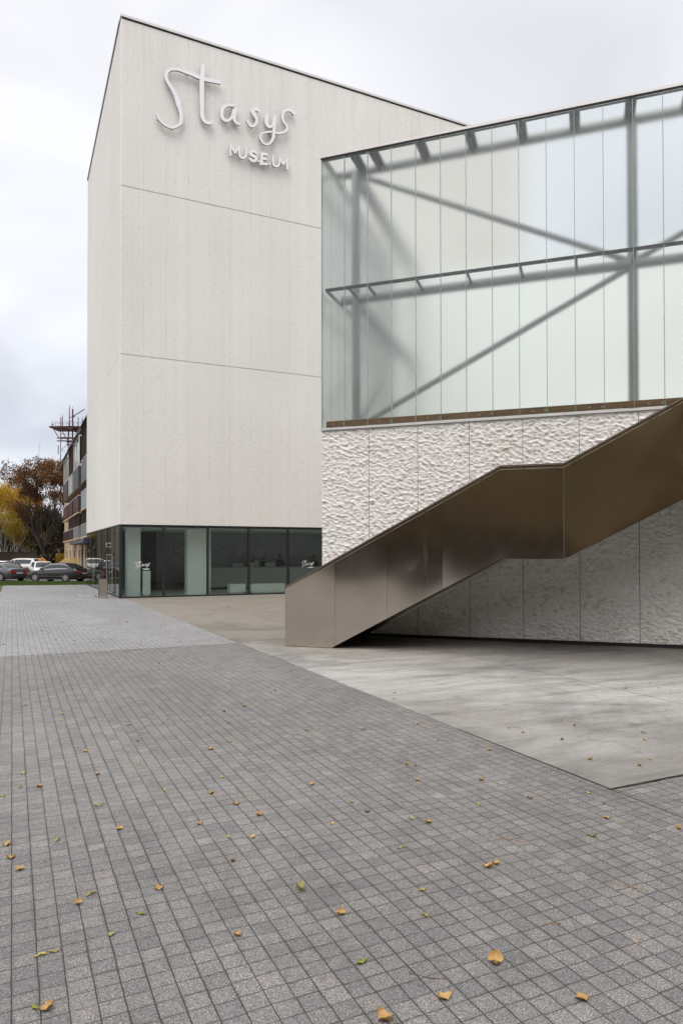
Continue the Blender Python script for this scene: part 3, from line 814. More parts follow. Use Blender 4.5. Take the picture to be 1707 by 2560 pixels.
# ------------------------------------------------------------------ wall lettering
SIGN = [
('S', [[1.355,19.417,1.419,19.453],[1.395,19.263,1.463,19.316],[1.496,19.152,1.555,19.224],[1.635,19.054,1.686,19.139],[1.798,19.003,1.831,19.094],[1.988,19.001,1.991,19.09],[2.146,19.081,2.105,19.161],[2.282,19.197,2.204,19.266],[2.389,19.345,2.261,19.361],[2.409,19.533,2.272,19.499],[2.393,19.739,2.267,19.685],[2.347,19.933,2.214,19.861],[2.316,20.11,2.146,20.015],[2.261,20.277,2.103,20.178],[2.166,20.45,2.041,20.357],[2.061,20.621,1.95,20.527],[1.948,20.766,1.848,20.676],[1.841,20.909,1.741,20.827],[1.782,21.034,1.672,20.98],[1.789,21.17,1.676,21.163],[1.836,21.272,1.744,21.333],[1.921,21.358,1.891,21.454],[2.06,21.413,2.063,21.513],[2.227,21.444,2.248,21.548],[2.397,21.432,2.433,21.547],[2.575,21.416,2.612,21.53],[2.751,21.404,2.794,21.529],[2.928,21.372,2.977,21.507],[3.089,21.353,3.138,21.5]]),
('t', [[3.148,21.961,3.279,22.001],[3.138,21.808,3.289,21.852],[3.129,21.607,3.291,21.647],[3.109,21.421,3.28,21.46],[3.099,21.232,3.27,21.279],[3.104,20.89,3.266,20.936],[3.105,20.487,3.266,20.533],[3.12,20.088,3.265,20.13],[3.125,19.881,3.269,19.935],[3.161,19.734,3.294,19.817],[3.238,19.626,3.339,19.737],[3.349,19.569,3.41,19.701],[3.474,19.564,3.488,19.699],[3.602,19.62,3.544,19.712],[3.669,19.733,3.599,19.774]]),
('t', [[3.15,21.351,3.198,21.498],[3.296,21.342,3.335,21.489],[3.504,21.356,3.533,21.493],[3.711,21.381,3.736,21.508],[3.942,21.403,3.966,21.519]]),
('a', [[4.617,20.595,4.525,20.509],[4.533,20.685,4.469,20.586],[4.39,20.697,4.38,20.586],[4.229,20.636,4.265,20.539],[4.09,20.523,4.174,20.453],[3.994,20.372,4.11,20.356],[3.954,20.181,4.091,20.214],[3.981,20.01,4.101,20.08],[4.073,19.898,4.147,20.004],[4.245,19.876,4.25,19.986],[4.393,19.974,4.333,20.041],[4.5,20.12,4.411,20.149],[4.569,20.285,4.458,20.288],[4.611,20.461,4.485,20.449],[4.622,20.593,4.506,20.576]]),
('a', [[4.552,20.572,4.659,20.598],[4.541,20.39,4.657,20.411],[4.514,20.203,4.629,20.22],[4.502,20.071,4.617,20.119],[4.563,19.954,4.65,20.033],[4.663,19.891,4.713,19.981],[4.78,19.887,4.806,19.963]]),
('s', [[5.654,20.807,5.588,20.693],[5.567,20.849,5.532,20.705],[5.399,20.81,5.461,20.677],[5.287,20.635,5.454,20.681],[5.361,20.496,5.499,20.6],[5.443,20.398,5.561,20.484],[5.497,20.316,5.603,20.361],[5.491,20.222,5.594,20.22],[5.438,20.113,5.518,20.065],[5.361,20.034,5.381,19.949],[5.306,20.037,5.246,19.95],[5.218,20.125,5.144,20.056],[5.153,20.198,5.091,20.147]]),
('y', [[5.942,20.646,6.063,20.67],[5.918,20.488,6.063,20.519],[5.911,20.311,6.055,20.367],[5.98,20.169,6.083,20.257],[6.097,20.106,6.136,20.226],[6.246,20.169,6.182,20.237],[6.337,20.32,6.237,20.335],[6.394,20.503,6.277,20.504],[6.425,20.629,6.32,20.631]]),
('y', [[6.336,20.669,6.434,20.691],[6.312,20.409,6.433,20.431],[6.275,20.167,6.397,20.187],[6.257,19.929,6.391,19.953],[6.241,19.749,6.358,19.747],[6.174,19.568,6.254,19.535],[6.072,19.447,6.112,19.385],[5.981,19.405,5.961,19.328],[5.855,19.45,5.798,19.386],[5.764,19.576,5.696,19.534],[5.752,19.666,5.684,19.669],[5.822,19.77,5.782,19.817],[5.979,19.861,5.963,19.929],[6.166,19.928,6.164,20.002],[6.283,19.946,6.291,20.024]]),
('s', [[6.283,19.946,6.291,20.024],[6.35,19.955,6.371,20.039],[6.554,19.948,6.56,20.031],[6.72,20.029,6.689,20.098],[6.885,20.145,6.821,20.2],[6.987,20.317,6.894,20.309],[6.942,20.473,6.864,20.416],[6.833,20.587,6.749,20.524],[6.779,20.745,6.68,20.708],[6.802,20.918,6.696,20.921],[6.862,21.014,6.795,21.08],[6.97,21.08,6.96,21.183],[7.081,21.091,7.124,21.201],[7.167,21.059,7.238,21.146],[7.224,20.998,7.306,21.076]]),
('M', [[4.364,18.937,4.443,18.956],[4.365,18.751,4.443,18.77],[4.363,18.497,4.441,18.516]]),
('M', [[4.381,18.906,4.45,18.961],[4.469,18.77,4.538,18.824],[4.562,18.634,4.631,18.689]]),
('M', [[4.621,18.634,4.557,18.663],[4.721,18.795,4.657,18.824],[4.822,18.957,4.757,18.986]]),
('U', [[4.745,18.943,4.82,18.96],[4.738,18.705,4.813,18.73],[4.785,18.527,4.851,18.587],[4.947,18.481,4.947,18.559],[5.086,18.606,5.019,18.624],[5.111,18.798,5.041,18.786],[5.111,18.965,5.045,18.949]]),
('S', [[5.564,18.929,5.504,18.837],[5.44,18.984,5.423,18.878],[5.262,18.886,5.349,18.835],[5.259,18.714,5.352,18.8],[5.398,18.659,5.465,18.771],[5.466,18.636,5.574,18.699],[5.457,18.587,5.535,18.525],[5.393,18.557,5.361,18.451],[5.278,18.614,5.219,18.528]]),
('.', [[5.619,18.508,5.626,18.578],[5.641,18.506,5.652,18.587],[5.672,18.514,5.683,18.585]]),
('E', [[5.738,18.941,5.848,18.962],[5.723,18.702,5.834,18.723],[5.704,18.433,5.815,18.452]]),
('E', [[5.795,18.867,5.81,18.962],[5.915,18.879,5.931,18.974],[6.017,18.887,6.033,18.983]]),
('E', [[5.776,18.662,5.791,18.757],[5.868,18.67,5.882,18.765],[5.97,18.681,5.983,18.776]]),
('E', [[5.761,18.443,5.777,18.538],[5.879,18.453,5.895,18.548],[6.003,18.464,6.018,18.56]]),
('.', [[6.098,18.506,6.112,18.578],[6.122,18.502,6.136,18.584],[6.155,18.51,6.166,18.582]]),
('U', [[6.253,18.946,6.322,18.961],[6.246,18.684,6.319,18.709],[6.304,18.514,6.369,18.579],[6.463,18.491,6.454,18.568],[6.592,18.615,6.522,18.631],[6.621,18.799,6.542,18.786],[6.626,18.954,6.547,18.937]]),
('M', [[6.551,18.908,6.621,18.96],[6.626,18.79,6.695,18.843],[6.706,18.674,6.778,18.731]]),
('M', [[6.769,18.671,6.705,18.708],[6.864,18.801,6.803,18.836],[6.963,18.936,6.903,18.97]]),
('M', [[6.891,18.95,6.97,18.969],[6.891,18.727,6.97,18.746],[6.891,18.511,6.97,18.53]])]

def stroke_mesh(b, rows, tf, y_front, thick, n=5):
    P = catmull(rows, n)
    mid_ = (P[:, :2] + P[:, 2:]) / 2
    L = mid_ + (P[:, :2] - mid_) * 1.1; Rr = mid_ + (P[:, 2:] - mid_) * 1.1
    # rounded ends
    def endcap(l, r, t):
        c = (l + r) / 2; h = (l - r) / 2; k = np.linalg.norm(h)
        return [(c + h * .72 + t * k * .55), (c - h * .72 + t * k * .55)]
    d0 = (L[0] + Rr[0]) - (L[1] + Rr[1]); d0 = d0 / (np.linalg.norm(d0) + 1e-9)
    d1 = (L[-1] + Rr[-1]) - (L[-2] + Rr[-2]); d1 = d1 / (np.linalg.norm(d1) + 1e-9)
    a = endcap(L[0], Rr[0], d0); c = endcap(L[-1], Rr[-1], d1)
    L = np.vstack([a[0], L, c[0]]); Rr = np.vstack([a[1], Rr, c[1]])
    m_ = len(L)
    tl = [tf(*q) for q in L]; trr = [tf(*q) for q in Rr]
    vs = [(x, y_front, z) for x, z in tl] + [(x, y_front, z) for x, z in trr]
    if thick:
        vs += [(x, y_front + thick, z) for x, z in tl] + [(x, y_front + thick, z) for x, z in trr]
    fs = [(i, i + 1, m_ + i + 1, m_ + i) for i in range(m_ - 1)]
    b.add(vs, fs, 0)
    if thick:
        o = 2 * m_
        sd = [(i, o + i, o + i + 1, i + 1) for i in range(m_ - 1)] + [(m_ + i, m_ + i + 1, o + m_ + i + 1, o + m_ + i) for i in range(m_ - 1)]
        sd += [(0, m_, o + m_, o), (m_ - 1, o + m_ - 1, o + 2 * m_ - 1, 2 * m_ - 1)]
        sd += [(o + i, o + m_ + i, o + m_ + i + 1, o + i + 1) for i in range(m_ - 1)]
        b.add(vs, sd, 1)
sign = thing('wall_sign', 'large white handwritten Stasys museum lettering mounted high on the ribbed facade', 'sign', (4.3, -0.155, 20.2))
cur = None; layer = 0; prev = None
groups = []
for let, rows in SIGN:
    # a new letter starts when the character changes (Ms and Es are several strokes)
    if not groups or groups[-1][0] != let: groups.append((let, []))
    groups[-1][1].append(rows)
cnt = 0
for let, rl in groups:
    b = MB()
    for rows in rl:
        cnt += 1
        stroke_mesh(b, rows, lambda x, z: (x - 4.3, z - 20.2), -0.06 - 0.0022 * (cnt % 4), 0.09)
        for q in rows[1::4]:
            if let in 'Stasy': pass
    b.build('letter' if let != '.' else 'full_stop', [M['letter'], M['letter_side']], sign)
for gi, (let, rl) in enumerate(groups):
    for rows in rl:
        for q in rows[1::4]:
            x, z = (q[0] + q[2]) / 2 - 4.3, (q[1] + q[3]) / 2 - 20.2
            b = MB(); b.tube([(x, 0.033, z), (x, 0.153, z)], 0.014, 6); b.build('fixing_pin', M['dark_gap'], sign)
def logo(x0, x1, z0, z1, label):
    sx0, sx1, sz0, sz1 = 1.355, 7.306, 18.433, 22.001
    b = MB(); c_ = 0
    for let, rows in SIGN:
        c_ += 1
        # widen the thin strokes a touch so that they read at this size
        rr = []
        for q in rows:
            cx, cz, hx, hz = (q[0] + q[2]) / 2, (q[1] + q[3]) / 2, (q[0] - q[2]) / 2 * 1.25, (q[1] - q[3]) / 2 * 1.25
            rr.append([cx + hx, cz + hz, cx - hx, cz - hz])
        stroke_mesh(b, rr, lambda x, z: (x0 + (x - sx0) / (sx1 - sx0) * (x1 - x0), z0 + (z - (sz0 + 0)) / (sz1 - sz0) * (z1 - z0)), 0.044 - 0.0004 * (c_ % 4), 0, 4)
    o = b.build('window_logo', plain('white_vinyl', (0.85, 0.86, 0.86), 0.5, var=0.02), None)
    tag(o, label, 'lettering', 'white museum logos on the lobby glass')
logo(0.604, 1.194, 1.12, 1.479, 'small white museum logo on the first pane beside the building corner')
logo(7.704, 8.313, 1.12, 1.472, 'small white museum logo on the last pane just above the stair rail')

# ------------------------------------------------------------------ annex
AX, AY, AR = 2.2653, -14.5867, R(-44.66)
ann = thing('museum_annex', 'low wing of chipped white concrete carrying a tall etched glass screen', 'building', (AX, AY, 0), AR)
def vnoise(x, y, seed):
    xi = np.floor(x).astype(np.int64); yi = np.floor(y).astype(np.int64)
    fx = x - xi; fy = y - yi
    fx = fx * fx * (3 - 2 * fx); fy = fy * fy * (3 - 2 * fy)
    def h(a, b):
        n = (a * 374761393 + b * 668265263 + seed * 982451653) & 0xFFFFFFFF
        n = ((n ^ (n >> 13)) * 1274126177) & 0xFFFFFFFF
        return ((n ^ (n >> 16)) & 0xFFFF) / 65535.0
    return (h(xi, yi) * (1 - fx) + h(xi + 1, yi) * fx) * (1 - fy) + (h(xi, yi + 1) * (1 - fx) + h(xi + 1, yi + 1) * fx) * fy
def worley(x, y, seed):
    xi = np.floor(x).astype(np.int64); yi = np.floor(y).astype(np.int64)
    def h(a, b, s_):
        n = (a * 374761393 + b * 668265263 + (seed + s_) * 982451653) & 0xFFFFFFFF
        n = ((n ^ (n >> 13)) * 1274126177) & 0xFFFFFFFF
        return ((n ^ (n >> 16)) & 0xFFFF) / 65535.0
    d1 = np.full(x.shape, 9.0); d2 = np.full(x.shape, 9.0); ry = np.zeros(x.shape); ids = np.zeros(x.shape)
    for i in (-1, 0, 1):
        for j in (-1, 0, 1):
            px = xi + i + h(xi + i, yi + j, 1); py = yi + j + h(xi + i, yi + j, 2)
            d = np.sqrt((px - x) ** 2 + (py - y) ** 2)
            near = d < d1
            d2 = np.where(near, d1, np.minimum(d2, d))
            ry = np.where(near, y - py, ry); ids = np.where(near, h(xi + i, yi + j, 3), ids)
            d1 = np.where(near, d, d1)
    return d1, d2, ry, ids
def relief(X, Z):
    wx = X + 0.05 * (vnoise(X * 7, Z * 9, 1) - .5) + 0.03 * (vnoise(X * 18, Z * 22, 2) - .5)
    wz = Z + 0.05 * (vnoise(X * 8, Z * 8, 3) - .5) + 0.03 * (vnoise(X * 18, Z * 22, 4) - .5)
    sh = wz + 0.20 * wx
    d1, d2, ry, ids = worley(wx / 0.092, sh / 0.060, 7)
    e = np.clip(d2 - d1, 0, 1)
    h = 0.95 * np.clip(d1, 0, 1.0) ** 1.3 - 0.30 * ry * (0.3 + 1.2 * ids) + 0.30 * (ids - .5) - 0.12 * np.exp(-e * 9)
    d1b, d2b, ryb, idb = worley(wx / 0.050 + 5, sh / 0.036 + 9, 9)
    h = h + 0.26 * d1b - 0.12 * ryb + 0.12 * (idb - .5)
    h = h - 1.3 * np.clip(vnoise(X * 13, Z * 19, 8) - .66, 0, 1)
    h = h + 0.22 * (vnoise(X * 2.2, Z * 2.6, 5) - .5) + 0.16 * (vnoise(X * 40, Z * 50, 6) - .5)
    return h
def relief_panel(name, x0, x1, z0, z1, step, mapper, parent, amp=0.031):
    nx = max(2, int((x1 - x0) / step) + 1); nzz = max(2, int((z1 - z0) / step) + 1)
    xs_, zs_ = np.linspace(x0, x1, nx), np.linspace(z0, z1, nzz)
    X, Z = np.meshgrid(xs_, zs_)
    h = relief(X, Z)
    hn = (h - 0.55) * amp
    ed = np.minimum.reduce([X - x0, x1 - X, Z - z0, z1 - Z])
    hn = np.where(ed < step * .5, np.minimum(hn, -0.012), hn)
    co = mapper(X, hn, Z)
    vs = np.stack(co, -1).reshape(-1, 3)
    me = bpy.data.meshes.new(name)
    idx = np.arange(nx * nzz).reshape(nzz, nx)
    q = np.stack([idx[:-1, :-1], idx[:-1, 1:], idx[1:, 1:], idx[1:, :-1]], -1).reshape(-1, 4)
    me.vertices.add(len(vs)); me.vertices.foreach_set('co', vs.ravel())
    me.loops.add(q.size); me.loops.foreach_set('vertex_index', q.ravel())
    me.polygons.add(len(q)); me.polygons.foreach_set('loop_start', np.arange(0, q.size, 4)); me.polygons.foreach_set('loop_total', np.full(len(q), 4))
    me.polygons.foreach_set('use_smooth', np.ones(len(q), bool))
    me.update(calc_edges=True)
    at = me.attributes.new('relief', 'FLOAT', 'POINT')
    at.data.foreach_set('value', np.clip(h.ravel() * 0.6 + 0.08, 0, 1).astype(np.float32))
    me.materials.append(M['rough'])
    o = bpy.data.objects.new(name, me); COL.objects.link(o); o.parent = parent
    return o
ZS = 4.41
seams = [0.0, 1.064, 2.12, 3.181, 4.226, 5.278, 6.329, 7.382, 8.435, 9.488, 10.541, 11.594, 12.647, 13.7]
for i, (a, c) in enumerate(zip(seams[:-1], seams[1:])):
    relief_panel('wall_panel', a + 0.004, c - 0.004, 0.075, ZS, 0.0135 if i < 7 else 0.05, lambda X, h, Z: (X, -h - 0.02, Z), ann)
relief_panel('end_wall_panel', 0.03, 16.0, 0.075, ZS, 0.05, lambda X, h, Z: (-h - 0.0, 16.03 - X, Z), ann)
b = MB(); b.box((0.03, 0.03, 0.0), (13.7, 16.0, ZS - 0.05)); b.build('wall_core', M['dark_gap'], ann)
b = MB(); b.box((0.3, 6.5, ZS - 0.049), (13.7, 16.0, 10.2)); b.build('upper_block', plain('grey_plaster', (0.78, 0.80, 0.78), 0.8, var=0.05), ann)
b = MB(); b.box((0.05, 0.02, ZS - 0.048), (13.7, 6.498, ZS + 0.002)); b.build('terrace_floor', M['terrace'], ann)
b = MB(); b.box((-0.03, -0.055, 4.418), (13.7, 0.03, 4.462)); b.box((-0.03, 0.03, 4.418), (0.05, 6.0, 4.462)); b.build('sill', M['coping'], ann)
b = MB(); b.box((-0.03, -0.05, 10.37), (13.7, 0.10, 10.425)); b.box((-0.03, 0.10, 10.37), (0.10, 6.0, 10.425)); b.build('coping', M['coping'], ann)
b = MB(); b.box((-0.012, -0.03, 10.338), (13.7, 0.08, 10.369)); b.build('channel', M['rail'], ann)
for i in range(26):
    x0 = i * 0.5217
    b = MB(); b.box((x0 + 0.006, -0.012, 4.463), (x0 + 0.5157, 0.006, 10.337)); b.build('glass_pane', M['frosted'], ann)
    b = MB(); b.box((x0 - 0.0055, -0.022, 4.463), (x0 + 0.0055, 0.03, 10.337)); b.build('pane_joint', M['glass_edge'], ann)
for i in range(12):
    y0 = 0.04 + i * 0.5217
    b = MB(); b.box((-0.012, y0, 4.463), (0.006, y0 + 0.51, 10.337)); b.build('end_pane', M['frosted'], ann)
b = MB(); b.box((0.096, 0.012, 4.495), (13.6, 0.085, 4.62)); tb = b.build('timber_beam', M['timber'], ann, bevel=0.004)
b = MB()
for i in range(26):
    for q in (0.15, 0.38):
        if (i + int(q * 10)) % 2: b.disc((0.2 + i * 0.5217 + q - .1, 0.010, 4.545), (0, 1, 0), 0.016, 0.012, 10)
b.build('bolt_heads', M['bolt'], tb)
b = MB(); b.box((0.08, 0.010, 7.452), (13.6, 0.050, 7.515)); b.box((0.08, 0.051, 7.452), (0.115, 5.0, 7.515)); b.build('mid_rail', M['rail'], ann)
CX = [0.54, 6.295, 12.05]
for cx in CX:
    b = MB(); b.tube([(cx, 0.74, 4.4), (cx, 0.74, 10.42)], 0.098, 18); b.build('column', M['truss'], ann)
for z in (10.36, 7.475):
    b = MB(); b.tube([(0.2, 0.74, z), (13.5, 0.74, z)], 0.105 if z > 8 else 0.10, 18); b.build('chord', M['truss'], ann)
    b = MB(); b.tube([(0.54, 0.76, z - 0.03), (0.54, 6.4, z - 0.03)], 0.15, 18); b.build('chord', M['truss'], ann)
for p0, p1 in (((0.62, 10.28), (6.22, 7.56)), ((6.22, 7.40), (0.62, 4.62)), ((6.37, 7.56), (11.97, 10.28))):
    b = MB(); b.tube([(p0[0], 0.74, p0[1]), (p1[0], 0.74, p1[1])], 0.062, 14); b.build('brace', M['truss'], ann)
b = MB(); b.tube([(0.54, 0.8, 4.6), (0.54, 4.55, 7.4)], 0.062, 14); b.build('brace', M['truss'], ann)
for x in [0.72, 1.14] + [2.165 + 1.0205 * k for k in range(12)]:
    b = MB(); b.box((x - 0.10, 0.081, 10.345), (x + 0.10, 0.74, 10.41)); b.box((x - 0.012, 0.081, 10.25), (x + 0.012, 0.7, 10.344)); b.build('roof_bracket', M['rail'], ann)
    b = MB(); b.box((x - 0.07, -0.03, 10.4255), (x + 0.12, 0.05, 10.437)); b.build('cap_clip', M['coping'], ann)
for x in [0.60] + [1.03 + 1.053 * k for k in range(12)]:
    b = MB(); b.box((x - 0.025, 0.051, 7.462), (x + 0.025, 0.68, 7.50)); b.build('rail_bracket', M['rail'], ann)
for y in (1.6, 2.7, 3.8):
    b = MB(); b.box((0.116, y - 0.025, 7.462), (0.46, y + 0.025, 7.50)); b.build('rail_bracket', M['rail'], ann)
b = MB(); b.box((0.10, 0.70, 10.345), (0.46, 0.80, 10.40)); b.build('roof_bracket', M['rail'], ann)
b = MB()
b.box((0.04, -0.006, 0.0), (13.7, 0.03, 0.074)); b.build('plinth', M['dark_gap'], ann)

# ------------------------------------------------------------------ outdoor stair
stair = thing('outdoor_stair', 'bronze steel stair with solid parapet climbing along the chipped white wall', 'staircase')
stair.location = (AX, AY, 0.011); stair.rotation_euler = (0, 0, AR)
SF, SB = -2.03, -0.13
K_ = 0.5315
def top_z(x):
    if x <= 4.02: return 1.12 + (x - 0.026) * K_
    if x <= 5.05: return 1.12 + 3.994 * K_
    return 1.12 + 3.994 * K_ + min(x - 5.05, 4.05) * K_
def bot_z(x):
    if x <= 0.96: return 0.006
    if x <= 4.015: return 0.006 + (x - 0.96) * 0.5385
    if x <= 5.04: return 0.006 + 3.055 * 0.5385
    return 0.006 + 3.055 * 0.5385 + min(x - 5.04, 4.05) * 0.530
px_ = [0.026, 1.03, 2.02, 3.02, 4.018, 5.045, 6.005, 7.0, 8.0, 9.1, 10.5, 12.0, 13.4]
rs = random.Random(4)
for y_s, who in ((SF, 0), (SB, 1)):
    for i, (a, c) in enumerate(zip(px_[:-1], px_[1:])):
        n1, n2 = 16, 18
        bul = rs.uniform(0.003, 0.008) * rs.choice((-1, 1)); tlt = rs.uniform(-.007, .007); ph = rs.uniform(0, 6)
        b = MB(); vs = []
        cols_ = sorted(set([a + 0.002 + (c - a - 0.004) * k / n1 for k in range(n1 + 1)] + [q for q in (0.96,) if a < q < c]))
        for x in cols_:
            zt, zb = top_z(x) - 0.078, bot_z(x)
            for j in range(n2 + 1):
                v_ = j / n2; u_ = (x - a) / (c - a)
                y = y_s - bul * math.sin(PI * u_) * math.sin(PI * v_) - tlt * (v_ - .5) * 2 - 0.0012 * math.sin(5 * v_ + ph + 2 * u_) * math.sin(PI * u_)
                vs.append((x, y, zb + (zt - zb) * v_))
        m_ = n2 + 1; nc = len(cols_)
        b.add(vs, [(i_ * m_ + j, (i_ + 1) * m_ + j, (i_ + 1) * m_ + j + 1, i_ * m_ + j + 1) for i_ in range(nc - 1) for j in range(n2)], 0, True)
        b.build('side_panel', M['bronze'], stair)
    # inner leaf of the parapet, its foot and its edges
    yi = y_s + (0.07 if who == 0 else -0.07)
    ys_ = y_s + (0.006 if who == 0 else -0.006)
    prof = [0.026, 0.96, 4.018, 5.045, 9.09, 13.4]
    poly = [(x, bot_z(x) + 0.003) for x in prof] + [(x, top_z(x) - 0.08) for x in (13.4, 9.1, 5.05, 4.02, 0.026)]
    b = MB(); b.prism(poly, min(ys_, yi), max(ys_, yi)); b.build('parapet_core', M['bronze'], stair)
    tp = [0.026, 4.02, 5.05, 9.1, 13.4]
    def band(z0, z1, y0, y1, x_off=0.0):
        q = MB()
        for a, c in zip(tp[:-1], tp[1:]):
            a2 = a - (x_off if a == 0.026 else 0)
            q.prism([(a2, top_z(a) + z0), (c, top_z(c) + z0), (c, top_z(c) + z1), (a2, top_z(a) + z1)], y0, y1)
        return q
    lo, hi = min(y_s, yi), max(y_s, yi)
    band(-0.030, 0.0, lo - 0.006, hi + 0.006, 0.004).build('cap_rail', M['bronze_cap'], stair)
    band(-0.036, -0.030, lo + 0.010, hi - 0.010).build('cap_groove', M['dark_gap'], stair)
    band(-0.070, -0.036, lo + 0.001, hi - 0.001, 0.001).build('cap_fascia', M['bronze'], stair)
    band(-0.078, -0.070, lo - 0.004, hi + 0.004, 0.002).build('cap_edge', M['bright_edge'], stair)
for xq in (5.046,):
    b = MB(); b.prism([(xq - .005, bot_z(xq) + .004), (xq + .005, bot_z(xq) + .004), (xq + .005, top_z(xq) - .08), (xq - .005, top_z(xq) - .08)], SF - .011, SF - .002)
    b.build('corner_seam', M['bronze_cap'], stair)
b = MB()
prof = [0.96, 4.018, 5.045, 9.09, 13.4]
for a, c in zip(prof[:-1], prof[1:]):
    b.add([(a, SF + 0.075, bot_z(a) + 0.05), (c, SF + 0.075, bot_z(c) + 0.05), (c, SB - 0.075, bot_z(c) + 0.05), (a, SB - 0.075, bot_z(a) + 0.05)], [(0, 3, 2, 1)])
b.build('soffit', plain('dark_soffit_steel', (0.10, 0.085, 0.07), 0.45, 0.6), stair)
st_ = 0
for (x0, x1, z0) in ((0.12, 4.02, 0.0), (5.05, 9.1, None)):
    n_ = 13
    if z0 is None: z0 = 13 * 3.9 * K_ / 13 * 1.0
    for k in range(n_):
        xa = x0 + (x1 - x0) * k / n_; xb = x0 + (x1 - x0) * (k + 1) / n_
        za = z0 + (k + 1) * (x1 - x0) * K_ / n_ - 0.02
        b = MB(); b.box((xa, SF + 0.075, za - 0.04), (xb + 0.03, SB - 0.075, za)); b.box((xa, SF + 0.076, max(0.0, za - 0.17)), (xa + 0.008, SB - 0.076, za - 0.041))
        b.build('step', plain('tread_%d' % st_, (0.32, 0.31, 0.30), 0.8) if st_ == 0 else bpy.data.materials['tread_0'], stair); st_ += 1
b = MB(); b.box((4.05, SF + 0.075, 2.0), (5.08, SB - 0.075, 2.05)); b.box((9.13, SF + 0.075, 4.2), (13.35, -0.1, 4.25)); b.build('landing', bpy.data.materials['tread_0'], stair)  # top platform extended out of view to shade the wall below
for xq in (10.3, 13.0):
    b = MB(); b.box((xq, SF + 0.2, 0.0), (xq + .12, SF + 0.32, 3.7)); b.build('support_post', M['bronze'], stair)

# ------------------------------------------------------------------ litter bin and entrance grate
bn = thing('litter_bin', 'slim grey steel litter bin with open framed top beside the glass entrance', 'bin', (-0.53, 0.66, 0.004), R(-4))
fr = MB()
for sx in (-.168, .15):
    fr.box((sx, -0.15, 0), (sx + .018, -0.132, .93)); fr.box((sx, 0.132, 0), (sx + .018, 0.15, .93))
fr.box((-.168, -.15, .912), (.168, -.131, .93)); fr.box((-.168, .131, .912), (.168, .15, .93)); fr.box((-.168, -.131, .9125), (-.15, .131, .9295)); fr.box((.15, -.131, .9125), (.168, .131, .9295))
fr.build('frame', plain('bin_frame_steel', (0.20, 0.175, 0.15), 0.4, 0.7), bn)
bd = MB(); bd.box((-.149, -.145, .07), (.149, .145, .75)); bd.build('body', m_steel('bin_panel_steel', (0.42, 0.375, 0.335), 0.42, 0.1), bn, bevel=0.004)
bd = MB(); bd.box((-.148, -.144, .755), (.148, .144, .765)); bd.build('inner_lid', M['dark_gap'], bn)
bd = MB(); bd.box((-.149, -.14, .02), (.149, -.12, .045)); bd.build('foot_bar', plain('light_foot_bar', (.55, .53, .5), .4, .8), bn)
grt = thing('drain_grate', 'row of pale metal slots set in the paving by the entrance', 'grate', (-1.05, 2.2, 0.004))
for k in range(6):
    b = MB(); x = -0.26 + 0.105 * k
    b.quad((x, 1.2, 0.003), (x + 0.045, 1.2, 0.003), (x + 0.045 , -1.2, 0.003), (x, -1.2, 0.003)); b.build('bar', plain('grate_steel', (.55, .55, .56), .4, .3) if k == 0 else bpy.data.materials['grate_steel'], grt)
b = MB(); b.quad((-0.3, 1.25, 0.0015), (0.36, 1.25, 0.0015), (0.36, -1.25, 0.0015), (-0.3, -1.25, 0.0015)); b.build('tray', plain('grate_tray', (.16, .155, .15), .8), grt)
st = MB()
bm_ = bmesh.new(); bmesh.ops.create_icosphere(bm_, subdivisions=2, radius=0.035)
for q in bm_.verts: q.co *= 0.8 + 0.35 * math.sin(q.co.x * 90 + q.co.y * 70); q.co.z *= 0.8
me_ = bpy.data.meshes.new('pebble'); bm_.to_mesh(me_); bm_.free(); me_.materials.append(M['dark_gap'])
o_ = bpy.data.objects.new('pebble', me_); COL.objects.link(o_); o_.location = (-0.72, 1.55, 0.02)
tag(o_, 'dark pebble lying on the pale paving beside the litter bin', 'pebble')

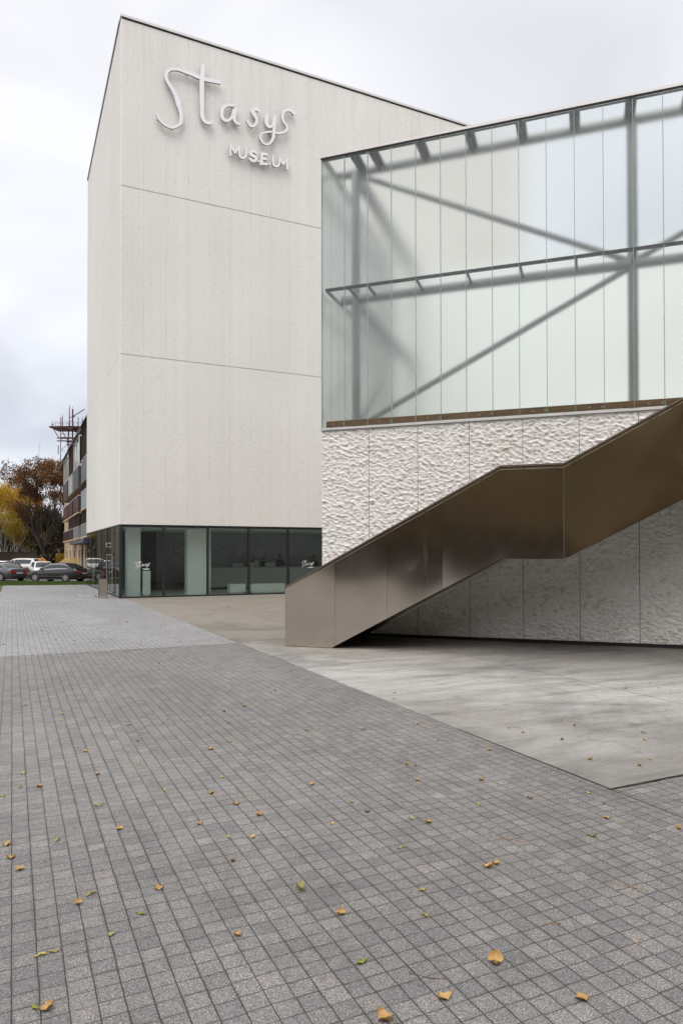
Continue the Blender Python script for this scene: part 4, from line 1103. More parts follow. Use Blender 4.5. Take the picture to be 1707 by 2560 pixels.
# ------------------------------------------------------------------ fallen leaves
LEAVES = [("w",-3.655,-19.548),("y",-3.465,-19.886),("w",-3.328,-20.493),("y",-3.297,-20.178),("y",-3.101,-19.442),("y",-3.451,-19.018),("o",-3.211,-21.831),("o",-3.187,-22.552),("o",-3.609,-22.67),("w",-3.739,-22.608),("y",-3.717,-22.276),("w",-3.857,-22.779),("o",-3.823,-23.724),("o",-3.799,-23.934),("o",-3.753,-24.114),("w",-3.545,-23.78),("w",-3.252,-23.279),("o",-3.177,-23.762),("b",-2.734,-21.679),("y",-2.845,-22.4),("y",-2.776,-23.163),("w",-2.722,-21.03),("b",-1.667,-17.081),("w",-2.317,-20.935),("o",-2.703,-23.901),("o",-2.483,-23.365),("o",-2.189,-22.244),("w",-1.608,-20.554),("b",-1.669,-20.842),("w",-1.766,-21.366),("w",-1.972,-22.061),("y",-2.305,-23.045),("w",-2.584,-24.187),("o",-1.394,-20.682),("o",-2.38,-23.658),("y",-2.244,-23.589),("o",-2.453,-24.25),("o",-2.302,-23.918),("b",-2.658,-24.521),("y",-0.745,-19.922),("w",-0.831,-20.097),("o",-0.035,-18.644),("y",-1.027,-21.103),("w",-1.313,-22.1),("w",-1.161,-22.008),("w",-1.012,-21.966),("o",-1.743,-23.506),("y",-1.921,-24.266),("y",-1.636,-23.975),("o",-0.638,-22.202),("b",-1.623,-24.182),("w",-1.073,-23.287),("o",-0.83,-23.376),("y",-0.79,-23.448),("o",-0.974,-23.762),("y",-0.037,-22.235),("w",-1.417,-24.408),("w",-1.704,-24.775),("o",-1.343,-24.51),("y",-0.189,-22.847),("w",0.333,-21.117),("o",0.517,-20.805),("w",-1.87,-25.275),("w",-1.997,-25.503),("o",-0.519,-23.967),("o",0.044,-23.326),("w",-0.851,-24.387),("O",-1.326,-25.187),("O",-1.398,-25.206),("w",0.698,-22.784),("o",0.69,-23.004),("b",0.846,-23.375),("o",1.351,-22.999),("o",0.616,-23.946),("o",-0.243,-24.96),("y",-0.062,-24.754),("g",-0.55,-25.135),("y",0.003,-24.551),("b",-0.456,-24.452),("y",1.066,-24.175),("o",0.847,-24.256),("o",1.537,-23.706),("w",1.735,-23.523),("w",4.227,-21.813),("w",3.761,-21.991),("o",3.348,-21.824),("o",0.025,-25.288),("O",-1.926,-25.955),("O",-2.252,-26.058),("o",-1.777,-26.298),("O",-2.529,-26.065),("g",-2.44,-25.71),("o",-2.352,-25.307),("o",-2.861,-25.277),("C",-2.44,-25.004),("o",-3.098,-24.67),("g",-3.227,-24.89),("p",-3.381,-25.022),("w",-3.429,-24.589),("o",-3.494,-24.657),("w",-3.681,-25.066),("w",-3.627,-25.059),("g",-3.714,-25.435),("O",-3.676,-25.464),("y",-3.783,-10.169),("w",-3.479,-15.197),("b",-3.94,-13.485),("y",-3.791,-15.609),("o",-3.055,-11.75),("w",-2.793,-11.953),("b",-2.979,-13.057),("w",-2.341,-9.298),("o",-2.638,-9.409),("o",-2.089,-4.43),("w",-2.67,-14.896),("y",-2.322,-11.635),("y",-1.98,-12.348),("o",-1.141,-9.934),("w",-0.42,-11.262),("b",-1.571,-14.746),("b",-0.772,-14.507),("w",-0.461,-12.619),("o",-0.092,-13.263),("w",-0.184,-15.992),("o",-1.486,-14.224),("b",-0.581,-6.691),("o",1.624,-6.004),("b",2.55,-6.459),("o",3.14,-5.075),("y",-2.022,-11.327),("b",-3.19,-11.174),("o",-2.654,-13.408),("y",1.793,-17.18),("y",2.659,-18.061),("g",0.993,-16.202)]

M['lf_w'] = m_deadleaf('slender_leaf', (0.28, 0.23, 0.05), (0.48, 0.40, 0.10), (0.10, 0.06, 0.02))
M['lf_y'] = m_deadleaf('yellow_leaf', (0.42, 0.32, 0.06), (0.58, 0.47, 0.11), (0.16, 0.10, 0.03))
M['lf_o'] = m_deadleaf('ochre_leaf', (0.36, 0.21, 0.075), (0.52, 0.35, 0.13), (0.10, 0.05, 0.02))
M['lf_b'] = m_deadleaf('brown_leaf', (0.17, 0.10, 0.05), (0.30, 0.19, 0.09), (0.03, 0.02, 0.01))
M['lf_g'] = m_deadleaf('green_leaf', (0.17, 0.19, 0.012), (0.30, 0.30, 0.02), (0.08, 0.06, 0.02))
M['lf_p'] = m_deadleaf('pale_leaf', (0.27, 0.25, 0.10), (0.36, 0.33, 0.14), (0.12, 0.08, 0.03))
def leaf_mesh(name, L_, W_, shape, curl, twist, mat, seed, stem=0.02, lobes=0.0):
    rr = random.Random(seed)
    n_, k_ = 12, 3
    vs = []; fs = []
    ph = rr.uniform(0, 6)
    for i in range(n_ + 1):
        t = i / n_
        w = W_ * (math.sin(PI * min(1, t ** shape)) ** 0.8) * (1 + lobes * math.sin(t * 15 + ph)) + 0.0006
        for j in range(-k_, k_ + 1):
            u = j / k_
            x = (t - .5) * L_
            y = u * w
            z = curl * (u * u * 0.7 * W_ * (1 + .5 * math.sin(5 * t + ph))) + twist * L_ * (t - .5) ** 2 + 0.0018 * math.sin(9 * u + 11 * t + ph) + 0.10 * W_ * u * math.sin(3 * t + ph)
            vs.append((x, y, z + 0.004))
    m_ = 2 * k_ + 1
    for i in range(n_):
        for j in range(m_ - 1):
            fs.append((i * m_ + j, (i + 1) * m_ + j, (i + 1) * m_ + j + 1, i * m_ + j + 1))
    zmin = min(q[2] for q in vs)
    vs = [(x, y, z - zmin + 0.0012) for x, y, z in vs]
    b = MB(); b.add(vs, fs, 0, True)
    if stem:
        z0 = vs[k_][2]
        b.tube([(-.5 * L_, 0, z0), (-.5 * L_ - stem * .5, .003, max(.002, z0 * .6)), (-.5 * L_ - stem, .008, .0018)], [.0009, .0008, .0008], 5)
    me = bpy.data.meshes.new(name); me.from_pydata(b.v, [], b.f); me.materials.append(M[mat])
    me.polygons.foreach_set('use_smooth', [True] * len(b.f)); me.update()
    return me
LM = {
 'w': [leaf_mesh('slender_leaf', .060, .0065, 1.0, .5, .3, 'lf_w', 1, .008), leaf_mesh('slender_leaf', .052, .0075, .9, .9, -.2, 'lf_w', 2, .006), leaf_mesh('slender_leaf', .064, .0055, 1.1, .6, .5, 'lf_w', 3, .01)],
 'y': [leaf_mesh('oval_leaf', .030, .0105, .9, .5, .3, 'lf_y', 4, .008), leaf_mesh('oval_leaf', .026, .009, 1.0, .9, .2, 'lf_y', 5, .006)],
 'o': [leaf_mesh('broad_leaf', .040, .0155, .75, .6, .3, 'lf_o', 6, .016, .10), leaf_mesh('broad_leaf', .038, .014, .8, .8, .25, 'lf_o', 7, .012, .14), leaf_mesh('broad_leaf', .036, .017, .7, .5, .45, 'lf_o', 8, .02, .08)],
 'b': [leaf_mesh('curled_leaf', .034, .013, .8, .7, .3, 'lf_b', 9, .012, .15), leaf_mesh('curled_leaf', .030, .012, .9, .6, .4, 'lf_b', 10, .012, .1)],
 'g': [leaf_mesh('green_leaf', .046, .0085, 1.0, .3, .15, 'lf_g', 11, .006)],
 'p': [leaf_mesh('round_leaf', .034, .016, .7, .25, .1, 'lf_p', 12, .0, .02)],
 'O': [leaf_mesh('broad_leaf', .056, .021, .72, .7, .4, 'lf_o', 13, .026, .14), leaf_mesh('broad_leaf', .052, .020, .78, 1.1, .5, 'lf_o', 14, .022, .18)],
 'C': [leaf_mesh('curled_leaf', .046, .016, .8, 1.5, .5, 'lf_p', 15, .03, .2)],
}
LNAME = {'w': 'slender_leaf', 'y': 'oval_leaf', 'o': 'broad_leaf', 'b': 'curled_leaf', 'g': 'green_leaf', 'p': 'round_leaf', 'O': 'broad_leaf', 'C': 'curled_leaf'}
LTXT = {'w': 'slender yellow green leaf', 'y': 'small oval yellow leaf', 'o': 'broad ochre leaf', 'b': 'shrivelled brown leaf', 'g': 'bright green yellow leaf', 'p': 'pale rounded leaf', 'O': 'large ochre leaf with wavy rim', 'C': 'large curled yellow leaf with stalk'}
rl = random.Random(21)
order = sorted(range(len(LEAVES)), key=lambda i: (LEAVES[i][1] - CAM.x) ** 2 + (LEAVES[i][2] - CAM.y) ** 2)
NEARTXT = {}
for rank, i in enumerate(order):
    t, x, y = LEAVES[i]
    on_slab = x > 0.2154 and y > -24.55
    z = 0.0108 if on_slab else (0.0032 if y > -15.185 else 0.001)
    me = LM[t][rl.randrange(len(LM[t]))]
    o = bpy.data.objects.new(LNAME[t], me); COL.objects.link(o)
    o.location = (x, y, z)
    o.rotation_euler = (rl.uniform(-.06, .06), rl.uniform(-.06, .06), rl.uniform(0, 2 * PI))
    s_ = rl.uniform(0.95, 1.3); o.scale = (s_, s_ * rl.uniform(.85, 1.12), s_ * rl.uniform(.8, 1.3))
    dist = math.hypot(x - CAM.x, y - CAM.y)
    if on_slab: where, gk = 'fallen on the concrete slab', 'slab'
    elif y > -15.185: where, gk = 'fallen on the pale far paving', 'far paving'
    elif dist < 4.5: where, gk = 'fallen on the dark pavers nearest the viewer', 'near pavers'
    elif dist < 7.0: where, gk = 'fallen on the speckled pavers before the slab corner', 'middle pavers'
    else: where, gk = 'fallen on the grey pavers below the pale paving', 'upper pavers'
    tag(o, LTXT[t] + ' ' + where, 'leaf', LTXT[t] + 's on the ' + gk)
TWTXT = ['straight pale stalk on the pavers beside the pair of large leaves', 'long thin stalk lying near the right edge of the pavers', 'bent yellow stalk ending in a brown curl on the pavers', 'dark red stalk on the pavers near the bottom', 'thin hooked orange stalk on the right hand pavers', 'short stalk standing out of the curled yellow leaf']
TWIGS = [[[-1.11, -24.933], [-1.03, -24.978], [-0.976, -25.053]], [[-0.934, -25.594], [-0.893, -25.688], [-0.809, -25.776]], [[-1.455, -25.632], [-1.465, -25.706], [-1.493, -25.804], [-1.485, -25.833], [-1.449, -25.829]], [[-2.3, -25.859], [-2.258, -25.918], [-2.179, -25.959]], [[-1.134, -26.009], [-1.212, -26.082], [-1.309, -26.132]], [[-2.391, -24.916], [-2.399, -24.966], [-2.416, -25.036]]]

M['twig'] = m_deadleaf('leaf_stalk', (0.28, 0.14, 0.05), (0.42, 0.25, 0.09), (0.10, 0.04, 0.02))
M['twig_dark'] = m_deadleaf('dark_stalk', (0.07, 0.025, 0.02), (0.12, 0.05, 0.03), (0.05, 0.02, 0.02))
for k, t in enumerate(TWIGS):
    c = catmull(t, 6); o0 = c[0]
    b = MB(); b.tube([(q[0] - o0[0], q[1] - o0[1], 0.003 + 0.004 * math.sin(i * .4)) for i, q in enumerate(c)], [0.0011 + 0.0014 * (i / len(c)) ** 3 for i in range(len(c))], 6)
    o = b.build('leaf_stalk', M['twig_dark' if k == 3 else 'twig'], None, (o0[0], o0[1], 0.001))
    tag(o, TWTXT[k], 'leaf stalk', 'loose leaf stalks on the pavers')

# ------------------------------------------------------------------ cars
M['tyre'] = plain('tyre_rubber', (0.015, 0.015, 0.015), 0.85)
M['rim'] = plain('alloy_rim', (0.55, 0.54, 0.52), 0.3, 0.8)
M['car_glass'] = NT('car_glass').pbr((0.035, 0.045, 0.045), 0.06, 0.0, Specular_IOR_Level=0.4)
M['chrome'] = plain('chrome', (0.75, 0.75, 0.76), 0.15, 1.0)
M['trim_grey'] = plain('satin_trim', (0.30, 0.30, 0.31), 0.35, 0.8)
M['red_lamp'] = plain('red_lamp', (0.32, 0.012, 0.015), 0.2)
M['clear_lamp'] = plain('clear_lamp', (0.62, 0.62, 0.60), 0.15)
M['plate'] = plain('number_plate', (0.62, 0.62, 0.60), 0.5)
M['black_plastic'] = plain('black_plastic', (0.018, 0.018, 0.019), 0.6)
def car(name, label, cat, loc, heading, paint, style, L_=4.6, W_=1.8, H_=1.46, wb=2.65, rim_r=.225, grp='cars parked beyond the lawn'):
    t = thing(name, label, cat, loc, heading, grp)
    hw = W_ / 2
    if style == 'sedan':
        belt = [(-.5, .72), (-.492, .93), (-.43, 1.0), (-.25, .985), (0, .94), (.2, .90), (.33, .82), (.43, .72), (.485, .60), (.5, .5)]
        roof = [(-.40, 0), (-.33, .18), (-.24, .37), (-.14, .455), (-.03, .46), (.06, .41), (.14, .24), (.23, 0)]
    elif style == 'hatch':
        belt = [(-.5, .72), (-.49, .95), (-.40, .98), (0, .95), (.25, .92), (.36, .84), (.45, .72), (.49, .6), (.5, .5)]
        roof = [(-.47, 0), (-.43, .2), (-.37, .42), (-.2, .47), (.0, .49), (.1, .44), (.2, .2), (.29, 0)]
    else:
        belt = [(-.5, .8), (-.49, 1.08), (-.40, 1.12), (0, 1.08), (.22, 1.06), (.38, 1.0), (.46, .88), (.495, .7), (.5, .6)]
        roof = [(-.485, 0), (-.45, .3), (-.40, .46), (-.2, .52), (.0, .53), (.08, .48), (.16, .25), (.23, 0)]
    zs = H_ / 1.46
    plan = [(-.5, .78), (-.485, .90), (-.44, .965), (-.3, 1), (.25, 1), (.38, .965), (.45, .89), (.49, .76), (.5, .66)]
    def ip(tb, x): return float(np.interp(x, [q[0] for q in tb], [q[1] for q in tb]))
    NX = 44
    xs_ = [-.5 + i / NX for i in range(NX + 1)]
    b = MB(); vs = []; ring = None
    for x in xs_:
        w = hw * ip(plan, x); zb = .20 + .12 * max(0, (abs(x) - .42) / .08); bt = ip(belt, x) * zs
        hs = [(0, zb), (.8 * w, zb), (.96 * w, zb + .10), (.995 * w, zb + .28), (w, zb + (bt - zb) * .6), (.985 * w, bt - .07), (.94 * w, bt - .015), (.7 * w, bt + .018), (.35 * w, bt + .034), (0, bt + .04)]
        full = hs + [(-y, z) for y, z in hs[-2:0:-1]]
        ring = len(full)
        vs += [(x * L_, y, z) for y, z in full]
    fs = [(i * ring + k, (i + 1) * ring + k, (i + 1) * ring + (k + 1) % ring, i * ring + (k + 1) % ring) for i in range(NX) for k in range(ring)]
    fs += [tuple(range(ring)), tuple(NX * ring + k for k in range(ring - 1, -1, -1))]
    b.add(vs, fs, 0, True)
    # greenhouse
    x0, x1 = roof[0][0], roof[-1][0]
    NG_ = 30
    def gh(x, tt):
        """point on the left side of the greenhouse, tt 0 belt .. 1 roof edge"""
        w = hw * ip(plan, x); bt = ip(belt, x) * zs; rh = ip(roof, x) * zs
        wt_ = .95 * w + (-.245 * w) * (rh / (.46 * zs)) * tt
        return wt_, bt - .02 + (rh + .02) * tt * .93
    vs = []; rg_ = None
    for i in range(NG_ + 1):
        x = x0 + (x1 - x0) * i / NG_
        bt = ip(belt, x) * zs; rh = ip(roof, x) * zs
        hs = [gh(x, 0), gh(x, .33), gh(x, .66), gh(x, .92)]
        hs += [(hs[-1][0] - .05, bt + rh * .985), (hs[-1][0] * .5, bt + rh + .012), (0, bt + rh + .018)]
        full = hs + [(-y, z) for y, z in hs[-2::-1]]
        rg_ = len(full)
        vs += [(x * L_, y, z) for y, z in full]
    fs = [(i * rg_ + k, (i + 1) * rg_ + k, (i + 1) * rg_ + k + 1, i * rg_ + k + 1) for i in range(NG_) for k in range(rg_ - 1)]
    b.add(vs, fs, 0, True)
    b.build('body', paint, t)
    def patch(nm, mat, xa, xb, t0, t1, side, off=.008, nx=10):
        q = MB(); vs = []
        for i in range(nx + 1):
            x = xa + (xb - xa) * i / nx
            for tt in (t0, (t0 + t1) / 2, t1):
                y, z = gh(x, tt); vs.append((x * L_, side * (y + off), z))
        q.add(vs, [(i * 3 + k, (i + 1) * 3 + k, (i + 1) * 3 + k + 1, i * 3 + k + 1) for i in range(nx) for k in range(2)], 0, True)
        return q.build(nm, mat, t)
    mid = .0 if style == 'sedan' else .02
    for sd in (1, -1):
        patch('side_window', M['car_glass'], mid + .008, x1 - .055, .16, .88, sd)
        patch('side_window', M['car_glass'], x0 + .10, mid - .008, .16, .88, sd)
        patch('window_trim', M['chrome'], x0 + .09, x1 - .05, .08, .15, sd, .011)
        patch('window_trim', M['chrome'], x0 + .10, x1 - .055, .885, .935, sd, .011, 16)
    def glz(nm, xa, xb, f):
        q = MB(); vs = []; nx = 8
        for i in range(nx + 1):
            x = xa + (xb - xa) * i / nx
            bt = ip(belt, x) * zs; rh = ip(roof, x) * zs; y1 = gh(x, .92)[0] * f
            for u in (-1, -.5, 0, .5, 1):
                vs.append((x * L_ + (.012 if xb > 0 else -.012), u * y1, bt + rh + .022 - .02 * abs(u) ** 3 * 1.2))
        q.add(vs, [(i * 5 + k, (i + 1) * 5 + k, (i + 1) * 5 + k + 1, i * 5 + k + 1) for i in range(nx) for k in range(4)], 0, True)
        q.build(nm, M['car_glass'], t)
    xr = [q for q in roof if q[1] > .36]
    glz('rear_window', x0 + .015, xr[0][0] - .01, .86)
    glz('windscreen', xr[-1][0] + .012, x1 - .018, .86)
    # wheels
    wr_ = .325 * (1.1 if style == 'suv' else 1)
    for wx in (wb / 2, -wb / 2):
        for sd in (1, -1):
            q = MB(); q.disc((wx, sd * (hw - .05), wr_ + .03), (0, 1, 0), wr_ + .065, .11, 28); q.build('wheel_arch', M['black_plastic'], t)
            w_ = MB(); w_.tube([(wx, sd * (hw - .2), wr_), (wx, sd * (hw - .16), wr_), (wx, sd * (hw - .03), wr_), (wx, sd * (hw + .012), wr_)], [wr_ * .93, wr_, wr_, wr_ * .92], 28, 0, True, False)
            wo = w_.build('wheel', M['tyre'], t)
            r_ = MB()
            for k in range(10):
                a = 2 * PI * k / 10
                c0 = Vector((wx, sd * (hw + .020), wr_))
                dv = Vector((math.cos(a), 0, math.sin(a))); pv = Vector((-math.sin(a), 0, math.cos(a)))
                p_ = [c0 + dv * .03 - pv * .012, c0 + dv * rim_r - pv * .034, c0 + dv * rim_r + pv * .034, c0 + dv * .03 + pv * .012]
                r_.add(p_, [(0, 1, 2, 3)])
            r_.disc((wx, sd * (hw + .018), wr_), (0, 1, 0), .05, .012, 12)
            r_.build('rim', M['rim'], wo)
    fw = hw * ip(plan, .49)
    zt = ip(belt, -.49) * zs
    for sd in (1, -1):
        q = MB(); q.add([(L_ * .494, sd * fw * .98, .66 * zs), (L_ * .503, sd * fw * .5, .60 * zs), (L_ * .497, sd * fw * .5, .70 * zs), (L_ * .455, sd * hw * .93, .745 * zs), (L_ * .44, sd * hw * .965, .70 * zs)], [(0, 1, 2, 3, 4) if sd > 0 else (4, 3, 2, 1, 0)])
        q.build('headlight', M['clear_lamp'], t)
        q = MB(); w1 = hw * ip(plan, -.497)
        q.add([(-L_ * .4995 - .012, sd * w1 * .45, zt - .26), (-L_ * .4995 - .012, sd * w1 * .98, zt - .25), (-L_ * .455, sd * (hw * ip(plan, -.455) + .012), zt - .17), (-L_ * .455, sd * (hw * ip(plan, -.455) + .01), zt - .06), (-L_ * .4945 - .012, sd * w1 * .98, zt - .06), (-L_ * .4945 - .012, sd * w1 * .5, zt - .10)], [(0, 1, 4, 5), (1, 2, 3, 4)])
        q.build('tail_light', M['red_lamp'], t)
        q = MB(); q.box((L_ * .15, sd * (hw + .02) - .06, .93 * zs), (L_ * .15 + .1, sd * (hw + .02) + .1 * (sd > 0) - .04 * (sd < 0) + .0, 1.05 * zs)); q.build('mirror', paint, t, bevel=.02)
        q = MB(); q.box((-L_ * .30, sd * (hw + .006) - .008, .43), (L_ * .28, sd * (hw + .006) + .008, .455)); q.build('side_trim', M['trim_grey'], t)
        q = MB(); q.box((-wb / 2 + .42, sd * (hw - .004) - .012, .19), (wb / 2 - .42, sd * (hw - .004) + .012, .30)); q.build('sill', M['black_plastic'], t)
    q = MB(); q.box((-L_ * .5 - .035, -.26, .60 * zs), (-L_ * .5 + .0, .26, .71 * zs)); q.build('number_plate', M['plate'], t)
    q = MB(); q.box((-L_ * .5 - .03, -hw * .8, .22), (-L_ * .47, hw * .8, .42)); q.build('rear_bumper', M['black_plastic'], t, bevel=.03)
    q = MB(); q.box((L_ * .47, -hw * .66, .24), (L_ * .5 + .03, hw * .66, .44)); q.build('front_grille', M['black_plastic'], t, bevel=.03)
    return t
P1, P2 = Vector((-2.159, 29.066)), Vector((-.137, 27.345))
hd = (P1 - P2).normalized(); nr = Vector((-hd.y, hd.x))      # nr: car's left, towards the camera
cc = (P1 + P2) / 2 - nr * 0.80
M['paint_dark'] = m_carpaint('anthracite_paint', (0.028, 0.026, 0.032))
M['paint_grey'] = m_carpaint('grey_paint', (0.10, 0.10, 0.115))
M['paint_white'] = m_carpaint('white_paint', (0.72, 0.72, 0.72), 0.0)
M['paint_pearl'] = m_carpaint('pearl_paint', (0.62, 0.61, 0.58), 0.0)
M['paint_navy'] = m_carpaint('navy_paint', (0.012, 0.018, 0.05))
M['paint_black'] = m_carpaint('black_paint', (0.018, 0.018, 0.022))
car('saloon_car', 'dark anthracite saloon parked side on behind the lawn with chrome window line', 'car', (cc.x, cc.y, LOT), math.atan2(hd.y, hd.x), M['paint_dark'], 'sedan', 4.72, 1.82, 1.47, 2.66)
hg = Vector((-.60, .80)); nrg = Vector((-hg.y, hg.x))
ra = Vector((-4.48, 31.1)) - nrg * .78       # middle of the rear axle
cg = ra + hg * 1.35
car('saloon_car', 'grey saloon seen from behind at the left frame edge with number plate', 'car', (cg.x, cg.y, LOT), math.atan2(hg.y, hg.x), M['paint_grey'], 'sedan', 4.64, 1.80, 1.44, 2.70)
hb_ = Vector((.10, -.995))
th = car('hatchback_car', 'small white hatchback facing the viewer with an orange roof light and red sticker', 'car', (-1.45, 36.6, LOT), math.atan2(hb_.y, hb_.x), M['paint_white'], 'hatch', 3.9, 1.72, 1.50, 2.45)
q = MB(); q.box((-.22, -.30, 1.515), (.02, .30, 1.60)); q.tube([(-.1, -.26, 1.60), (-.1, -.1, 1.66), (-.1, 0, 1.78), (-.1, .1, 1.66), (-.1, .26, 1.60)], [.05, .07, .05, .07, .05], 8)
q.build('roof_light', plain('amber_plastic', (0.55, 0.26, 0.03), 0.4), th)
q = MB(); q.box((1.935, -.27, .42), (1.99, .27, .56)); q.box((1.60, -.30, .895), (1.66, .30, .93))
q.build('red_sticker', plain('red_sticker_paint', (0.45, 0.02, 0.02), .5), th)
q = MB(); q.add([(1.30, -.28, 1.03), (1.30, .28, 1.03), (1.13, .26, 1.22), (1.13, -.26, 1.22)], [(0, 1, 2, 3)]); q.build('windscreen_card', M['black_plastic'], th)
hs_ = Vector((-.72, .69))
car('suv_car', 'pearl white tall car parked behind the white hatchback seen from the side', 'car', (-3.05, 40.2, LOT), math.atan2(hs_.y, hs_.x), M['paint_pearl'], 'suv', 4.5, 1.84, 1.56, 2.7)
hk = Vector((-.25, .97))
car('hatchback_car', 'dark hatchback with a red tail light behind the grey saloon roof', 'car', (-4.25, 38.2, LOT), math.atan2(hk.y, hk.x), M['paint_black'], 'hatch', 4.1, 1.75, 1.48, 2.5)
hn_ = Vector((-.95, .31))
car('estate_car', 'navy blue car roof showing behind the row of parked cars', 'car', (-5.1, 47.6, LOT), math.atan2(hn_.y, hn_.x), M['paint_navy'], 'hatch', 4.6, 1.8, 1.5, 2.6)
# cars seen only in the side glass of the lobby
car('saloon_car', 'black saloon reflected in the side glass of the lobby', 'car', (-9.0, 34.5, LOT), R(128), M['paint_black'], 'sedan', 4.6, 1.8, 1.45, 2.65)

# ------------------------------------------------------------------ trees and shrubs
def grow(rg, p0, d0, length, r0, depth, spread, segs, tips, up=.25, kids=(2, 3)):
    pts = [p0]; d = d0.normalized(); p = p0.copy(); n = 5
    for i in range(n):
        d = (d + Vector((rg.uniform(-1, 1), rg.uniform(-1, 1), rg.uniform(-.4, 1) * up * 2)) * .14).normalized()
        p = p + d * length / n; pts.append(p.copy())
    segs.append((pts, [r0 * (1 - .5 * i / n) for i in range(n + 1)]))
    if depth == 0:
        tips.append((pts[-1], d)); tips.append((pts[3], d)); return
    for k in range(rg.randint(*kids)):
        ax = Vector((rg.uniform(-1, 1), rg.uniform(-1, 1), rg.uniform(-.3, .9))).normalized()
        nd = (d + ax * spread).normalized()
        grow(rg, pts[-1 if k == 0 else rg.choice((3, 4, 5))], nd, length * rg.uniform(.62, .85), r0 * .55, depth - 1, spread, segs, tips, up, kids)
def leaf_cloud(rg, centres, per, spread, size, flat=.6, droop=0.0):
    b = MB()
    for c, d in centres:
        for k in range(per):
            p = Vector(c) + Vector((rg.gauss(0, spread), rg.gauss(0, spread), rg.gauss(0, spread * flat) - droop * rg.random()))
            s_ = size * rg.uniform(.6, 1.4)
            u = Vector((rg.gauss(0, 1), rg.gauss(0, 1), rg.gauss(0, 1))).normalized(); w = u.orthogonal().normalized()
            w = (w * math.cos(a_ := rg.uniform(0, 6.28)) + u.cross(w) * math.sin(a_)).normalized()
            b.add([p - u * s_, p + w * s_ * .45, p + u * s_, p - w * s_ * .45], [(0, 1, 2, 3)])
    return b
def tree(name, label, cat, loc, seed, height, trunk_h, r0, depth, spread, per, lsp, lsize, mat, bark, group=None, limbs=4, up=.3, droop=0.0, narrow=1.0):
    rg = random.Random(seed)
    t = thing(name, label, cat, loc, rg.uniform(0, 6), group)
    segs = []; tips = []
    segs.append(([Vector((0, 0, 0)), Vector((.03, 0, trunk_h * .5)), Vector((0, .05, trunk_h))], [r0 * 1.25, r0, r0 * .85]))
    L0 = (height - trunk_h) * .42
    for k in range(limbs):
        a = 2 * PI * k / limbs + rg.uniform(-.4, .4)
        el = rg.uniform(.55, 1.25) if k else 1.4
        d = Vector((math.cos(a) * math.cos(el) * narrow, math.sin(a) * math.cos(el) * narrow, math.sin(el)))
        grow(rg, Vector((0, 0, trunk_h * rg.uniform(.75, 1.0))), d, L0 * rg.uniform(.8, 1.15), r0 * .55, depth, spread, segs, tips, up)
    tips = [q for q in tips if q[0].z <= sorted(w_[0].z for w_ in tips)[int(len(tips) * .95)] and math.hypot(q[0].x, q[0].y) < height * .52]
    b = MB()
    for pts, rad in segs: b.tube(pts, [max(.008, q) for q in rad], 6, 0, False)
    b.build('trunk', bark, t)
    top = sorted(q[0].z for q in tips)[int(len(tips) * .985)]
    leaf_cloud(rg, tips, per, lsp, lsize, .7, droop).build('crown', mat, t)
    return t, top
def scale_to(t, top, height, width=None):
    k = height / top; t.scale = (k if width is None else width, k if width is None else width, k)
t, top = tree('chestnut_tree', 'large round brown chestnut tree with dark limbs beside the apartment block', 'tree', (-0.1, 71.0, LOT), 5, 15, 3.2, .30, 4, .62, 48, .44, .165, M['chestnut'], M['bark'], limbs=7, droop=.2)
scale_to(t, top, 14.3, .66)
for (x, y, sd, h, w, mt, lab) in ((-4.9, 80, 31, 11.6, .42, 'birch', 'tall yellow birch cut by the left frame edge'),
                          (-3.3, 84, 32, 11.9, .40, 'birch', 'golden birch left of the brown chestnut tree'),
                          (-1.9, 86, 34, 8.2, .42, 'olive', 'lower olive yellow birch between golden birch and chestnut'),
                          (-4.9, 77, 36, 7.6, .55, 'olive', 'short yellow green birch filling the left frame edge below the tall one'),
                          (-2.2, 93, 35, 12.2, .55, 'orange', 'orange leaved tree showing behind the chestnut crown on its left')):
    t, top = tree('birch_tree' if mt != 'orange' else 'maple_tree', lab, 'tree', (x, y, LOT), sd, 11, 1.4, .13, 3, .55, 46, .6, .17, M[mt], M['birch_bark' if mt != 'orange' else 'bark'], 'autumn trees behind the car park', limbs=7, up=.5, droop=.5)
    scale_to(t, top, h, w)
for (x, y, sd, h, w, mt, lab) in ((-1.4, 79, 41, 8.6, .62, 'dusk', 'dark brown undergrowth shrub below the chestnut crown'),
                              (0.9, 79, 42, 8.4, .66, 'dusk', 'dark shrub between the chestnut trunk and the apartment block'),
                              (-2.9, 79, 43, 6.6, .5, 'olive', 'yellow brown shrub behind the brown boundary wall'),
                              (2.9, 82, 44, 7.5, .7, 'dusk', 'tall dark shrub hidden mostly by the apartment block')):
    t, top = tree('shrub', lab, 'shrub', (x, y, LOT), sd, 5, .5, .08, 3, .7, 30, .34, .13, M[mt], M['bark'], 'undergrowth behind the boundary wall', limbs=8)
    scale_to(t, top, h, w)
t, top = tree('shrub', 'small round olive bush between the two saloon cars', 'shrub', (-2.75, 34.4, LOT), 47, 1.5, .2, .03, 2, .8, 30, .12, .05, M['bush'], M['bark'], limbs=8)
scale_to(t, top, .95, .45)
t, top = tree('shrub', 'tiny yellow green bush at the foot of the apartment block', 'shrub', (1.35, 60.3, LOT), 48, 1.5, .2, .03, 2, .8, 30, .15, .07, M['olive'], M['bark'], limbs=8)
scale_to(t, top, 1.9, .6)
rg = random.Random(77)
cs = [(Vector((rg.uniform(-40, 60), rg.uniform(104, 118), LOT + 7.5 * rg.random())), None) for _ in range(4200)]
tag(leaf_cloud(rg, cs, 14, .8, .45).build('far_wood', M['dusk']), 'far dark wood closing the view behind the trees', 'wood', kind='stuff')
